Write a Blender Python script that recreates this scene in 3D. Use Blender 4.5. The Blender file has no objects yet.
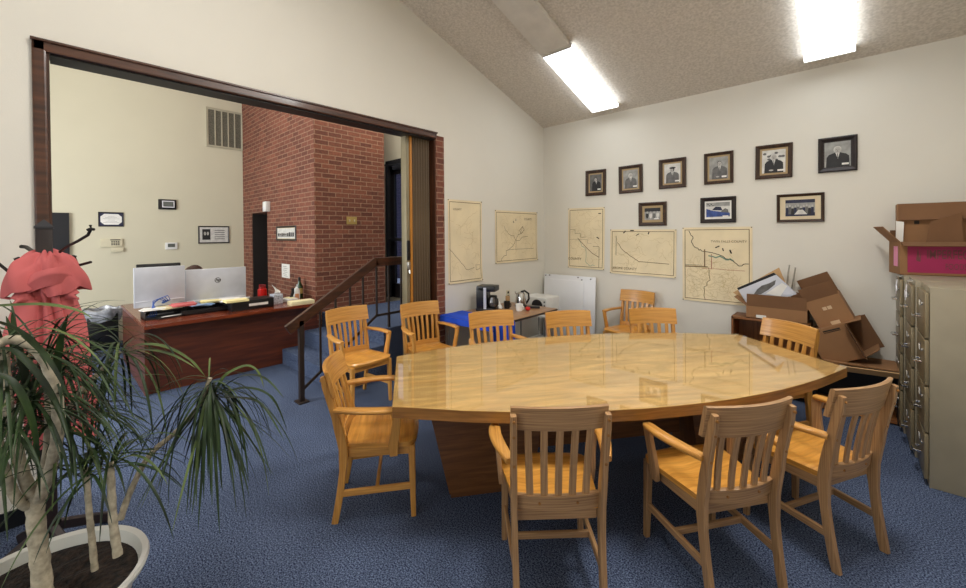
import bpy, bmesh, math, random
from mathutils import Vector, Matrix
random.seed(7)
PI = math.pi
scene = bpy.context.scene
COL = scene.collection

# ------------------------------------------------------------------ camera
F, YAW, PIT, ROL, CY, H = 399.61, -0.745091, -0.0097891, -0.0079708, 237.566, 1.68
fw = Vector((math.sin(YAW)*math.cos(PIT), math.cos(YAW)*math.cos(PIT), math.sin(PIT)))
rr = Vector((math.cos(YAW), -math.sin(YAW), 0)); uu = rr.cross(fw)
cr, sr = math.cos(ROL), math.sin(ROL)
rt = cr*rr + sr*uu; up = -sr*rr + cr*uu
CAM = Vector((0, 0, H))
cd = bpy.data.cameras.new('camera'); cam = bpy.data.objects.new('camera', cd); COL.objects.link(cam)
m3 = Matrix((rt, up, -fw)).transposed()
cam.matrix_world = Matrix.Translation(CAM) @ m3.to_4x4()
cd.sensor_fit = 'HORIZONTAL'; cd.sensor_width = 36; cd.lens = 36*F/966
cd.shift_y = -(294-CY)/966; cd.clip_start = 0.05; cd.clip_end = 200
scene.camera = cam

def ray(x, y): return fw + rt*((x-483)/F) - up*((y-CY)/F)
def at(x, y, d): return CAM + ray(x, y)*d          # point seen at a pixel, d metres deep
def onz(x, y, z): d = ray(x, y); return CAM + d*((z-H)/d.z)
def onx(x, y, X): d = ray(x, y); return CAM + d*(X/d.x)
def ony(x, y, Y): d = ray(x, y); return CAM + d*(Y/d.y)

# ------------------------------------------------------------------ materials
def lin(c):
    c = c/255
    return c/12.92 if c <= .04045 else ((c+.055)/1.055)**2.4
def rgb(r, g, b): return (lin(r), lin(g), lin(b), 1)
MATS = {}
def base_mat(name, col, rough=.6, metal=0, spec=.5, coat=0):
    m = bpy.data.materials.new(name); m.use_nodes = True
    b = m.node_tree.nodes['Principled BSDF']
    b.inputs['Base Color'].default_value = col
    b.inputs['Roughness'].default_value = rough
    b.inputs['Metallic'].default_value = metal
    b.inputs['Specular IOR Level'].default_value = spec
    if coat:
        b.inputs['Coat Weight'].default_value = coat; b.inputs['Coat Roughness'].default_value = .12
    MATS[name] = m
    return m, m.node_tree, b
def noise_mix(nt, c1, c2, scale=(1, 1, 1), nscale=5, detail=4, lo=.35, hi=.65, coord='Object', dist=0):
    tc = nt.nodes.new('ShaderNodeTexCoord'); mp = nt.nodes.new('ShaderNodeMapping')
    mp.inputs['Scale'].default_value = scale
    nt.links.new(tc.outputs[coord], mp.inputs['Vector'])
    n = nt.nodes.new('ShaderNodeTexNoise'); n.inputs['Scale'].default_value = nscale
    n.inputs['Detail'].default_value = detail; n.inputs['Distortion'].default_value = dist
    nt.links.new(mp.outputs[0], n.inputs['Vector'])
    r = nt.nodes.new('ShaderNodeValToRGB')
    r.color_ramp.elements[0].position = lo; r.color_ramp.elements[0].color = c1
    r.color_ramp.elements[1].position = hi; r.color_ramp.elements[1].color = c2
    nt.links.new(n.outputs['Fac'], r.inputs['Fac'])
    return n, r, mp
def bump(nt, b, src, strength=.2, dist=.01):
    bp = nt.nodes.new('ShaderNodeBump'); bp.inputs['Strength'].default_value = strength
    bp.inputs['Distance'].default_value = dist
    nt.links.new(src, bp.inputs['Height']); nt.links.new(bp.outputs[0], b.inputs['Normal'])
def plain(name, c, rough=.6, metal=0, spec=.5, var=.06, ns=6):
    col = rgb(*c); m, nt, b = base_mat(name, col, rough, metal, spec)
    c1 = tuple(v*(1-var) for v in col[:3])+(1,); c2 = tuple(min(1, v*(1+var)) for v in col[:3])+(1,)
    n, r, mp = noise_mix(nt, c1, c2, nscale=ns)
    nt.links.new(r.outputs[0], b.inputs['Base Color'])
    return m
def wood(name, c1, c2, rough=.38, coat=.25, su=1.3, sv=22, b_=.08, fig=.5):
    m, nt, b = base_mat(name, rgb(*c1), rough, coat=coat)
    n, r, mp = noise_mix(nt, rgb(*c1), rgb(*c2), scale=(su, sv, 1), nscale=2.2, detail=6, lo=.3, hi=.7, coord='UV', dist=.6)
    # broad figure (cathedral grain) mixed in
    n2, r2, mp2 = noise_mix(nt, (1-fig*.35,)*3+(1,), (1, 1, 1, 1), scale=(su*.6, sv*.28, 1), nscale=2.5, detail=2, lo=.4, hi=.6, coord='UV', dist=2.5)
    mx = nt.nodes.new('ShaderNodeMixRGB'); mx.blend_type = 'MULTIPLY'; mx.inputs[0].default_value = 1
    nt.links.new(r.outputs[0], mx.inputs[1]); nt.links.new(r2.outputs[0], mx.inputs[2])
    nt.links.new(mx.outputs[0], b.inputs['Base Color'])
    bump(nt, b, n.outputs['Fac'], b_, .002)
    return m

wood('oak', (218, 162, 82), (184, 124, 52), rough=.36, coat=.25, sv=45, fig=.25)
wood('oak_shaded', (186, 146, 102), (136, 102, 68), rough=.42, coat=.15, b_=.2, sv=70, fig=.2)  # same oak, browned and greyed to paint in the shade on near chairs
wood('oak_seat', (230, 168, 80), (200, 136, 54), rough=.3, coat=.35, sv=26, fig=.4)
wood('oak_table', (240, 200, 126), (214, 166, 92), rough=.35, coat=0, su=.9, sv=9, fig=.7)
wood('oak_edge', (176, 122, 58), (132, 86, 34), rough=.35, coat=.2)
wood('pedestal_wood', (128, 84, 46), (94, 58, 30), rough=.4)
wood('walnut_trim', (92, 54, 34), (52, 29, 18), rough=.35, su=1, sv=14)
wood('rail_wood', (82, 46, 28), (44, 24, 14), rough=.4, sv=12)
wood('mahogany', (108, 52, 28), (70, 32, 18), rough=.4, coat=.1, su=.8, sv=9)
wood('mahogany_top', (136, 62, 34), (104, 42, 22), rough=.25, coat=.4, su=.8, sv=9)
wood('laminate', (176, 134, 96), (150, 110, 76), rough=.35, coat=.1, b_=.02)
wood('shelf_wood', (150, 96, 52), (116, 70, 36), rough=.45, coat=.1)
wood('frame_wood', (76, 50, 30), (42, 25, 15), rough=.5, coat=.1, sv=16)
wood('frame_dark', (40, 26, 24), (24, 14, 13), rough=.5, coat=.1, sv=16)
wood('partition_brown', (104, 84, 56), (84, 66, 44), rough=.5, coat=0, su=.6, sv=30, b_=.04, fig=.2)
plain('wall_paint', (221, 217, 206), .85, var=.015, ns=1.5)
plain('wall_cream', (208, 202, 178), .85, var=.015, ns=1.5)
# vinyl wall: very fine bump
for nme in ('wall_paint', 'wall_cream'):
    nt = MATS[nme].node_tree; b = nt.nodes['Principled BSDF']
    n = nt.nodes.new('ShaderNodeTexNoise'); n.inputs['Scale'].default_value = 160
    tc = nt.nodes.new('ShaderNodeTexCoord'); nt.links.new(tc.outputs['Object'], n.inputs['Vector'])
    bump(nt, b, n.outputs['Fac'], .12, .003)
# popcorn ceiling
m, nt, b = base_mat('popcorn', rgb(176, 166, 152), .95)
n, r, mp = noise_mix(nt, rgb(198, 191, 180), rgb(222, 215, 205), nscale=45, detail=5, lo=.35, hi=.65)
nt.links.new(r.outputs[0], b.inputs['Base Color']); bump(nt, b, n.outputs['Fac'], .55, .015)
# carpet
m, nt, b = base_mat('carpet', rgb(60, 84, 122), 1, spec=.1)
n, r, mp = noise_mix(nt, rgb(20, 31, 60), rgb(122, 137, 166), nscale=135, detail=4, lo=.38, hi=.68)
n2 = nt.nodes.new('ShaderNodeTexNoise'); n2.inputs['Scale'].default_value = 2.2; n2.inputs['Detail'].default_value = 3
tc = nt.nodes.new('ShaderNodeTexCoord'); nt.links.new(tc.outputs['Object'], n2.inputs['Vector'])
r2 = nt.nodes.new('ShaderNodeValToRGB'); r2.color_ramp.elements[0].color = (.86, .86, .86, 1); r2.color_ramp.elements[0].position = .35
r2.color_ramp.elements[1].position = .65
nt.links.new(n2.outputs['Fac'], r2.inputs['Fac'])
mx = nt.nodes.new('ShaderNodeMixRGB'); mx.blend_type = 'MULTIPLY'; mx.inputs[0].default_value = 1
nt.links.new(r.outputs[0], mx.inputs[1]); nt.links.new(r2.outputs[0], mx.inputs[2]); nt.links.new(mx.outputs[0], b.inputs['Base Color'])
bump(nt, b, n.outputs['Fac'], .7, .012)
# brick
def brick_mat(name, c1, c2, mo):
    m, nt, b = base_mat(name, rgb(*c1), .85)
    tc = nt.nodes.new('ShaderNodeTexCoord')
    br = nt.nodes.new('ShaderNodeTexBrick'); br.inputs['Scale'].default_value = 1
    br.inputs['Brick Width'].default_value = .205; br.inputs['Row Height'].default_value = .0677
    br.inputs['Mortar Size'].default_value = .0065; br.inputs['Mortar Smooth'].default_value = .15; br.inputs['Bias'].default_value = 0
    br.inputs['Color1'].default_value = rgb(*c1); br.inputs['Color2'].default_value = rgb(*c2); br.inputs['Mortar'].default_value = rgb(*mo)
    nt.links.new(tc.outputs['UV'], br.inputs['Vector'])
    n = nt.nodes.new('ShaderNodeTexNoise'); n.inputs['Scale'].default_value = 30; n.inputs['Detail'].default_value = 5
    nt.links.new(tc.outputs['UV'], n.inputs['Vector'])
    r = nt.nodes.new('ShaderNodeValToRGB'); r.color_ramp.elements[0].color = (.72, .72, .72, 1); r.color_ramp.elements[0].position = .3
    r.color_ramp.elements[1].color = (1.1, 1.1, 1.1, 1); r.color_ramp.elements[1].position = .7
    nt.links.new(n.outputs['Fac'], r.inputs['Fac'])
    mx = nt.nodes.new('ShaderNodeMixRGB'); mx.blend_type = 'MULTIPLY'; mx.inputs[0].default_value = 1
    nt.links.new(br.outputs['Color'], mx.inputs[1]); nt.links.new(r.outputs[0], mx.inputs[2]); nt.links.new(mx.outputs[0], b.inputs['Base Color'])
    inv = nt.nodes.new('ShaderNodeMath'); inv.operation = 'SUBTRACT'; inv.inputs[0].default_value = 1
    nt.links.new(br.outputs['Fac'], inv.inputs[1])
    bump(nt, b, inv.outputs[0], .8, .012)
brick_mat('brick', (138, 82, 62), (104, 59, 46), (158, 122, 100))
brick_mat('brick_outside', (70, 62, 84), (58, 50, 72), (92, 86, 104))
plain('black_iron', (26, 22, 20), .45, .3); plain('rail_iron', (44, 34, 30), .5, .2)
plain('black_plastic', (18, 18, 20), .35); plain('dark_plastic', (40, 40, 44), .4)
plain('door_black', (20, 20, 24), .7); plain('dark_interior', (30, 22, 18), .8)
plain('silver', (196, 198, 206), .35, .25); plain('silver_light', (222, 222, 228), .3, .1)
plain('white_plastic', (226, 226, 222), .4); plain('ivory_plastic', (206, 198, 170), .5)
plain('white_board', (230, 231, 234), .35, var=.01); plain('paper_white', (232, 230, 224), .8)
plain('paper_yellow', (236, 222, 160), .8); plain('paper_cream', (222, 212, 170), .7)
plain('paper_blue', (140, 170, 205), .8); plain('map_paper', (230, 214, 178), .75, var=.07, ns=3)
plain('ink', (120, 98, 66), .8); plain('ink_dark', (44, 36, 28), .8); plain('ink_faint', (204, 184, 138), .8)
plain('ink_teal', (120, 150, 130), .8); plain('ink_red', (170, 92, 76), .8)
plain('photo_grey', (150, 150, 146), .6, var=.2, ns=18); plain('photo_light', (206, 204, 198), .6, var=.12, ns=18)
plain('photo_dark', (34, 33, 34), .6, var=.2, ns=18); plain('photo_mid', (100, 98, 96), .6, var=.25, ns=18)
plain('photo_face', (176, 172, 166), .6, var=.1, ns=30); plain('photo_blue', (52, 76, 140), .6, var=.3, ns=18)
plain('photo_navy', (30, 34, 62), .6, var=.2, ns=18); plain('mat_tan', (168, 144, 104), .7); plain('mat_cream', (216, 200, 168), .8)
plain('photo_hair', (84, 80, 78), .6, var=.25, ns=30)
plain('coat_pink', (192, 98, 98), .95, var=.16, ns=3); plain('coat_lining', (150, 52, 62), .9)
plain('trash_bag', (150, 152, 158), .2, .0, .8, var=.35, ns=14); plain('bin_black', (14, 14, 16), .35)
plain('cardboard', (148, 108, 72), .85, var=.05, ns=4); plain('cardboard_in', (116, 82, 54), .9, var=.05, ns=4)
plain('cardboard_light', (196, 158, 112), .85, var=.05, ns=4); plain('tape', (206, 176, 140), .35)
plain('box_pink', (158, 34, 84), .6, var=.04); plain('box_pink_text', (112, 62, 64), .6); plain('pink_label', (232, 150, 190), .6)
plain('cabinet_side', (150, 141, 120), .45, .1, var=.04); plain('cabinet_front', (136, 123, 96), .38, .25, var=.05)
plain('chrome', (205, 205, 205), .15, 1); plain('steel', (180, 178, 172), .3, .9)
plain('blue_cloth', (12, 70, 196), .8, var=.12); plain('red_plastic', (206, 26, 22), .35); plain('red_dark', (150, 20, 22), .4)
plain('bottle_green', (30, 62, 30), .1, 0, .8); plain('label_gold', (170, 150, 90), .6); plain('lotion_label', (214, 150, 110), .6)
plain('tissue_box', (176, 180, 190), .7, var=.4, ns=60); plain('skin', (214, 160, 138), .5); plain('hair_brown', (62, 38, 28), .5, var=.3, ns=40)
plain('shirt_dark', (40, 44, 58), .9); plain('fabric_black', (26, 26, 28), .9)
plain('pot_white', (206, 206, 198), .4, var=.04); plain('bark', (172, 162, 140), .9, var=.28, ns=40)
plain('leaf_base', (150, 110, 84), .7); plain('leaf_dry', (150, 96, 60), .7)
plain('orange_strip', (186, 122, 42), .5); plain('metal_tan', (134, 124, 98), .45, .3); plain('brass', (176, 150, 92), .35, .6)
plain('screen_grey', (92, 96, 92), .25); plain('snow', (226, 232, 240), .9); plain('vent_metal', (178, 172, 150), .5); plain('vent_dark', (112, 108, 94), .8, var=.3, ns=60)
plain('cable_blue', (50, 90, 170), .4); plain('brown_key', (60, 40, 30), .5); plain('fixture_white', (214, 210, 202), .5)
plain('glass_jug', (70, 66, 62), .08, 0, .9)
# soil
m, nt, b = base_mat('soil', rgb(44, 30, 22), 1)
n, r, mp = noise_mix(nt, rgb(12, 9, 8), rgb(52, 38, 28), nscale=45, detail=5); nt.links.new(r.outputs[0], b.inputs['Base Color']); bump(nt, b, n.outputs['Fac'], 1, .03)
# leaves
m, nt, b = base_mat('leaf', rgb(52, 84, 38), .5, spec=.35)
n, r, mp = noise_mix(nt, rgb(16, 29, 14), rgb(46, 68, 30), scale=(2, 2, 2), nscale=3); nt.links.new(r.outputs[0], b.inputs['Base Color'])
m, nt, b = base_mat('leaf_pale', rgb(112, 134, 66), .5, spec=.35)
n, r, mp = noise_mix(nt, rgb(46, 66, 30), rgb(98, 114, 62), scale=(2, 2, 2), nscale=3); nt.links.new(r.outputs[0], b.inputs['Base Color'])
# lamp diffuser
m = bpy.data.materials.new('diffuser'); m.use_nodes = True; nt = m.node_tree; nt.nodes.clear()
e = nt.nodes.new('ShaderNodeEmission'); o_ = nt.nodes.new('ShaderNodeOutputMaterial')
e.inputs['Color'].default_value = (.93, .97, 1, 1); e.inputs['Strength'].default_value = 5.5
nt.links.new(e.outputs[0], o_.inputs[0]); MATS['diffuser'] = m
# glass
def glass(name, tint=(1, 1, 1, 1), ior=1.45, rough=0.0):
    m = bpy.data.materials.new(name); m.use_nodes = True; nt = m.node_tree; nt.nodes.clear()
    o_ = nt.nodes.new('ShaderNodeOutputMaterial'); mixs = nt.nodes.new('ShaderNodeMixShader')
    t = nt.nodes.new('ShaderNodeBsdfTransparent'); t.inputs[0].default_value = tint
    g = nt.nodes.new('ShaderNodeBsdfGlossy'); g.inputs['Roughness'].default_value = rough
    fr = nt.nodes.new('ShaderNodeFresnel'); ge = nt.nodes.new('ShaderNodeNewGeometry'); ma = nt.nodes.new('ShaderNodeMath')
    ma.operation = 'MULTIPLY_ADD'; ma.inputs[1].default_value = 1/ior-ior; ma.inputs[2].default_value = ior   # same reflectance on both sides of the sheet
    nt.links.new(ge.outputs['Backfacing'], ma.inputs[0]); nt.links.new(ma.outputs[0], fr.inputs['IOR'])
    nt.links.new(fr.outputs[0], mixs.inputs[0]); nt.links.new(t.outputs[0], mixs.inputs[1]); nt.links.new(g.outputs[0], mixs.inputs[2])
    nt.links.new(mixs.outputs[0], o_.inputs[0]); MATS[name] = m
glass('glass', ior=1.55, rough=.015); glass('door_glass', (.55, .56, .62, 1)); glass('picture_glass', ior=1.3)
M = MATS

# ------------------------------------------------------------------ mesh builder
class MB:
    def __init__(s): s.bm = bmesh.new(); s.mi = 0
    def _tag(s, f0):
        s.bm.faces.ensure_lookup_table()
        for f in s.bm.faces[f0:]: f.material_index = s.mi
    def box(s, c, d, rot=None, bev=0, mi=None):
        if mi is not None: s.mi = mi
        t = bmesh.new(); bmesh.ops.create_cube(t, size=1)
        bmesh.ops.scale(t, vec=d, verts=t.verts)
        if bev: bmesh.ops.bevel(t, geom=t.edges[:], offset=min(bev, min(d)*.45), segments=2, affect='EDGES', profile=.6)
        mt = Matrix.Translation(Vector(c))
        if rot is not None: mt = mt @ rot.to_4x4()
        bmesh.ops.transform(t, matrix=mt, verts=t.verts)
        s.join(t); return s
    def join(s, t):
        me = bpy.data.meshes.new('t'); 
        for f in t.faces: f.material_index = s.mi
        t.to_mesh(me); t.free(); s.bm.from_mesh(me); bpy.data.meshes.remove(me)
    def sweep(s, pts, prof, upv=(0, 0, 1), mi=None, caps=True, scales=None):
        """prof: list of (a,b) in (side, up) axes; pts: path"""
        if mi is not None: s.mi = mi
        pts = [Vector(p) for p in pts]; upv = Vector(upv); rings = []; n = len(pts); f0 = len(s.bm.faces)
        for i, p in enumerate(pts):
            t = (pts[min(i+1, n-1)]-pts[max(i-1, 0)]).normalized()
            sd = t.cross(upv)
            if sd.length < 1e-4: sd = t.cross(Vector((1, 0, 0)))
            sd.normalize(); u2 = sd.cross(t).normalized()
            sc = scales[i] if scales else 1
            if not isinstance(sc, tuple): sc = (sc, sc)
            rings.append([s.bm.verts.new(p + sd*a*sc[0] + u2*b*sc[1]) for a, b in prof])
        k = len(prof)
        for i in range(n-1):
            for j in range(k):
                s.bm.faces.new((rings[i][j], rings[i][(j+1) % k], rings[i+1][(j+1) % k], rings[i+1][j]))
        if caps:
            s.bm.faces.new(rings[0][::-1]); s.bm.faces.new(rings[-1])
        s._tag(f0); return s
    def tube(s, pts, r, n=8, mi=None):
        sc = r if isinstance(r, (list, tuple)) else [r]*len(pts)
        prof = [(math.cos(2*PI*i/n), math.sin(2*PI*i/n)) for i in range(n)]
        up_ = (0, 0, 1)
        d = Vector(pts[-1])-Vector(pts[0])
        if d.length > 0 and abs(d.normalized().z) > .9: up_ = (1, .01, 0)
        return s.sweep(pts, prof, up_, mi, True, list(sc))
    def bar(s, pts, w, h, upv=(0, 0, 1), mi=None, ch=.15, scales=None):
        a, b = w/2, h/2; c = min(w, h)*ch
        prof = [(-a+c, -b), (a-c, -b), (a, -b+c), (a, b-c), (a-c, b), (-a+c, b), (-a, b-c), (-a, -b+c)]
        return s.sweep(pts, prof, upv, mi, True, scales)
    def lathe(s, prof, n=24, c=(0, 0, 0), sx=1, sy=1, mi=None, close=True, fn=None):
        if mi is not None: s.mi = mi
        f0 = len(s.bm.faces); rings = []
        for r, z in prof:
            ring = []
            for i in range(n):
                a = 2*PI*i/n; q = Vector((r*math.cos(a)*sx, r*math.sin(a)*sy, z))
                if fn: q = fn(q, a)
                ring.append(s.bm.verts.new(q+Vector(c)))
            rings.append(ring)
        for i in range(len(rings)-1):
            for j in range(n): s.bm.faces.new((rings[i][j], rings[i][(j+1) % n], rings[i+1][(j+1) % n], rings[i+1][j]))
        if close: s.bm.faces.new(rings[0][::-1]); s.bm.faces.new(rings[-1])
        s._tag(f0); return s
    def surf(s, fn, nu, nv, mi=None):
        if mi is not None: s.mi = mi
        f0 = len(s.bm.faces)
        g = [[s.bm.verts.new(fn(i/nu, j/nv)) for j in range(nv+1)] for i in range(nu+1)]
        for i in range(nu):
            for j in range(nv): s.bm.faces.new((g[i][j], g[i+1][j], g[i+1][j+1], g[i][j+1]))
        s._tag(f0); return s
    def poly(s, pts, mi=None):
        if mi is not None: s.mi = mi
        f0 = len(s.bm.faces)
        s.bm.faces.new([s.bm.verts.new(Vector(p)) for p in pts]); s._tag(f0); return s
    def prism(s, p2, z0, z1, fn=None, mi=None, bev=0):
        if mi is not None: s.mi = mi
        fn = fn or (lambda a, b, z: Vector((a, b, z)))
        t = bmesh.new()
        b0 = [t.verts.new(fn(a, b, z0)) for a, b in p2]; b1 = [t.verts.new(fn(a, b, z1)) for a, b in p2]
        n = len(p2); t.faces.new(b0[::-1]); top = t.faces.new(b1)
        for i in range(n): t.faces.new((b0[i], b0[(i+1) % n], b1[(i+1) % n], b1[i]))
        if bev: bmesh.ops.bevel(t, geom=list(top.edges), offset=bev, segments=2, affect='EDGES')
        s.join(t); return s
    def text(s, txt, size, mat4, ext=.0006, mi=None, shear=0, bold=0):
        if mi is not None: s.mi = mi
        cu = bpy.data.curves.new('t', 'FONT'); cu.body = txt; cu.size = size; cu.extrude = ext; cu.align_x = 'CENTER'; cu.align_y = 'CENTER'; cu.shear = shear; cu.offset = bold
        o = bpy.data.objects.new('t', cu); COL.objects.link(o)
        me = bpy.data.meshes.new_from_object(o.evaluated_get(bpy.context.evaluated_depsgraph_get()))
        bpy.data.objects.remove(o); bpy.data.curves.remove(cu)
        me.transform(mat4)
        f0 = len(s.bm.faces); s.bm.from_mesh(me); bpy.data.meshes.remove(me); s._tag(f0); return s
    def build(s, name, mats, parent=None, smooth=35, uv=True, solid=0):
        bm = s.bm
        bmesh.ops.recalc_face_normals(bm, faces=bm.faces[:])
        if smooth:
            for f in bm.faces: f.smooth = True
            lim = math.radians(smooth)
            for e in bm.edges:
                if len(e.link_faces) == 2 and e.calc_face_angle(0) > lim: e.smooth = False
                elif len(e.link_faces) != 2: e.smooth = False
        if uv and bm.verts:
            lo = [min(v.co[i] for v in bm.verts) for i in range(3)]; hi = [max(v.co[i] for v in bm.verts) for i in range(3)]
            ext = [hi[i]-lo[i] for i in range(3)]
            L = bm.loops.layers.uv.new('UVMap')
            for f in bm.faces:
                nn = f.normal; ax = max(range(3), key=lambda i: abs(nn[i]))
                o = [i for i in range(3) if i != ax]
                if uv == 'wall':
                    if ax != 2: o = [o[0], 2]
                elif ext[o[1]] > ext[o[0]]: o = o[::-1]
                for l in f.loops: l[L].uv = (l.vert.co[o[0]]+ax*.37, l.vert.co[o[1]])
        me = bpy.data.meshes.new(name); bm.to_mesh(me); bm.free()
        for k in (mats if isinstance(mats, (list, tuple)) else [mats]): me.materials.append(M[k])
        ob = bpy.data.objects.new(name, me); COL.objects.link(ob)
        if parent: ob.parent = parent
        if solid:
            md = ob.modifiers.new('solidify', 'SOLIDIFY'); md.thickness = solid; md.offset = 0
        return ob

def tag(o, label=None, cat=None, group=None, kind=None):
    if label: o['label'] = label
    if cat: o['category'] = cat
    if group: o['group'] = group
    if kind: o['kind'] = kind
    return o
def thing(name, label, cat, loc=(0, 0, 0), rz=0, group=None):
    o = bpy.data.objects.new(name, None); COL.objects.link(o); o.empty_display_size = .1
    o.location = loc; o.rotation_euler = (0, 0, rz)
    return tag(o, label, cat, group)
def struct(mb, name, mats, parent=None, uv='wall', smooth=0):
    o = mb.build(name, mats, parent, smooth, uv)
    if not parent: o['kind'] = 'structure'
    return o
def kids(o): return [c for c in bpy.data.objects if c.parent == o]
def dup(o, loc=None, rz=None, label=None, group=None, parent=None):
    c = o.copy(); COL.objects.link(c)
    if parent: c.parent = parent
    for ch in kids(o): dup(ch, parent=c)
    if loc is not None: c.location = loc
    if rz is not None: c.rotation_euler = (0, 0, rz)
    if label: c['label'] = label
    if group: c['group'] = group
    return c
def RZ(a): return Matrix.Rotation(a, 3, 'Z')
def RX(a): return Matrix.Rotation(a, 3, 'X')
def RY(a): return Matrix.Rotation(a, 3, 'Y')

# ------------------------------------------------------------------ the setting
WX, BY = -3.572, 5.30          # left wall plane, back wall plane
CEX, CEZ, CES = 0, 3.335, .315 # sloped ceiling
def cz(y): return CEZ + CES*(BY-y)
RXW = 1.06; SY = -2.6; BX = -8.67; TOPZ = 5.25; LZ = .57
b = MB(); b.box(((BX+RXW)/2, (SY+BY)/2, -.05), (RXW-BX, BY-SY, .1)); struct(b, 'floor', 'carpet')
b = MB(); b.box(((WX+RXW)/2, BY+.06, 1.75), (RXW-WX, .12, 3.5)); struct(b, 'wall_back', 'wall_paint')
b = MB(); b.box((RXW+.06, (SY+BY)/2, 2.6), (.12, BY-SY, 5.2)); struct(b, 'wall_right', 'wall_paint')
b = MB(); b.box(((BX+RXW)/2, SY-.06, 2.6), (RXW-BX, .12, 5.3)); struct(b, 'wall_rear', 'wall_paint')
b = MB(); TH = .17; xm = WX-TH/2
b.box((xm, SY/2-.0, TOPZ/2), (TH, -SY, TOPZ))
b.box((xm, 1.535, (2.8+TOPZ)/2), (TH, 3.07, TOPZ-2.8))
b.box((xm, (3.19+BY)/2, TOPZ/2), (TH, BY-3.19, TOPZ))
b.box((xm, 3.13, (2.83+TOPZ)/2), (TH, .12, TOPZ-2.83))
struct(b, 'wall_left', 'wall_paint')
b = MB(); b.box((xm+.006, 3.13, 1.415), (TH+.004, .12, 2.83)); struct(b, 'trim_1', 'brick')   # brick pilaster
b = MB(); yr = .3
b.poly([(WX, BY, cz(BY)), (RXW, BY, cz(BY)), (RXW, yr, cz(yr)), (WX, yr, cz(yr))])
b.poly([(WX, yr, cz(yr)), (RXW, yr, cz(yr)), (RXW, SY, cz(yr)), (WX, SY, cz(yr))])
o = struct(b, 'ceiling', 'popcorn'); md = o.modifiers.new('solidify', 'SOLIDIFY'); md.thickness = .08; md.offset = 1
# back room shell
b = MB(); b.box((BX-.06, (SY+2.55)/2, 2.6), (.12, 2.55-SY, 5.3)); struct(b, 'wall_office', 'wall_cream')
b = MB(); b.box(((BX+WX-TH)/2, (SY+4.2)/2, TOPZ+.05), (WX-TH-BX, 4.2-SY, .1)); struct(b, 'ceiling_office', 'wall_paint')
# brick mass with a door recess
b = MB(); BXc, BY0, BY1 = -5.6, 2.55, 3.71
def bb(x0, x1, y0, y1, z0, z1): b.box(((x0+x1)/2, (y0+y1)/2, (z0+z1)/2), (x1-x0, y1-y0, z1-z0))
bb(-7.42, BXc, BY0, BY1, 0, TOPZ); bb(BX-.1, -8.2, BY0, BY1, 0, TOPZ); bb(-8.2, -7.42, BY0, BY1, 2.09, TOPZ); bb(-8.2, -7.42, BY0+.5, BY1, 0, 2.09)
struct(b, 'wall_brick', 'brick')
dr = tag(MB().box((-7.81, BY0+.3, 1.03), (.76, .05, 2.06)).build('door_1', 'dark_interior'), kind='structure')  # door coloured dark to stand in for the unlit hall
MB().box((-8.19, BY0+.26, 1.04), (.016, .5, 2.08)).build('shade_facing', 'dark_interior', dr)  # dark sheet over the brick reveal, painted as the hall's shade
MB().box((-7.86, BY0+.27, 1.0), (.5, .012, 1.6)).build('door_panel', 'dark_interior', dr)
MB().tube([(-7.5, BY0+.275, 1.0), (-7.5, BY0+.2, 1.0), (-7.56, BY0+.2, 1.0)], .012).build('door_handle', 'brass', dr)
# entrance wall behind the landing
DY = 4.1
dx0 = -6.08; dx1 = -4.95
b = MB(); bb(BX, dx0, DY, DY+.12, 0, TOPZ); bb(dx1, WX-TH, DY, DY+.12, 0, TOPZ); bb(dx0, dx1, DY, DY+.12, 2.97, TOPZ); bb(dx0, dx1, DY, DY+.12, 0, LZ)
struct(b, 'wall_entrance', 'wall_cream')
dr = tag(MB().box((dx0+.035, DY+.02, (LZ+2.97)/2), (.07, .14, 2.97-LZ)).box((dx1-.035, DY+.02, (LZ+2.97)/2), (.07, .14, 2.97-LZ))
    .box(((dx0+dx1)/2, DY+.02, 2.92), (dx1-dx0, .14, .1)).build('door_2', 'door_black'), kind='structure')
f = MB()
f.box((dx0+.14, DY+.02, (LZ+2.87)/2), (.11, .05, 2.84-LZ)).box((dx1-.14, DY+.02, (LZ+2.87)/2), (.11, .05, 2.84-LZ))
f.box(((dx0+dx1)/2, DY+.02, 2.79), (dx1-dx0-.2, .05, .13)).box(((dx0+dx1)/2, DY+.02, LZ+.13), (dx1-dx0-.2, .05, .24))
f.box(((dx0+dx1)/2, DY-.03, LZ+1.02), (dx1-dx0-.2, .04, .05)).build('door_leaf', 'door_black', dr)
MB().box(((dx0+dx1)/2, DY+.02, (LZ+2.9)/2+.1), (dx1-dx0-.3, .008, 2.3)).build('door_glass', 'door_glass', dr)
MB().box((dx0+.4, DY-.045, 2.83), (.34, .05, .07), bev=.01).bar([(dx0+.5, DY-.08, 2.87), (dx0+.16, DY-.2, 2.87), (dx0+.1, DY-.05, 2.87)], .025, .012).build('door_closer', 'dark_plastic', dr)
# outside
b = MB(); b.box((-6, 6.6, 1.6), (7, .2, 3.6)); struct(b, 'wall_outside', 'brick_outside')
b = MB(); b.box((-6.7, 5.4, .42), (5.8, 2.3, .1)); struct(b, 'ground_outside', 'snow')
# stairs and landing
SX0, SX1 = -5.5, -4.03
b = MB()
bb(SX0, SX1, 2.05, 2.64, 0, .19); bb(SX0, SX1, 2.34, 2.64, .19, .38)
bb(BXc, SX1, 2.64, DY, 0, LZ)
struct(b, 'floor_stairs', 'carpet')
# door in the office wall
dr = tag(MB().box((BX+.02, -.25, 1.02), (.05, .9, 2.04)).build('door_3', 'door_black'), kind='structure')
MB().tube([(BX+.045, .12, 1.0), (BX+.1, .12, 1.0), (BX+.1, .03, 1.0)], .011).build('door_handle', 'steel', dr)
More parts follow.
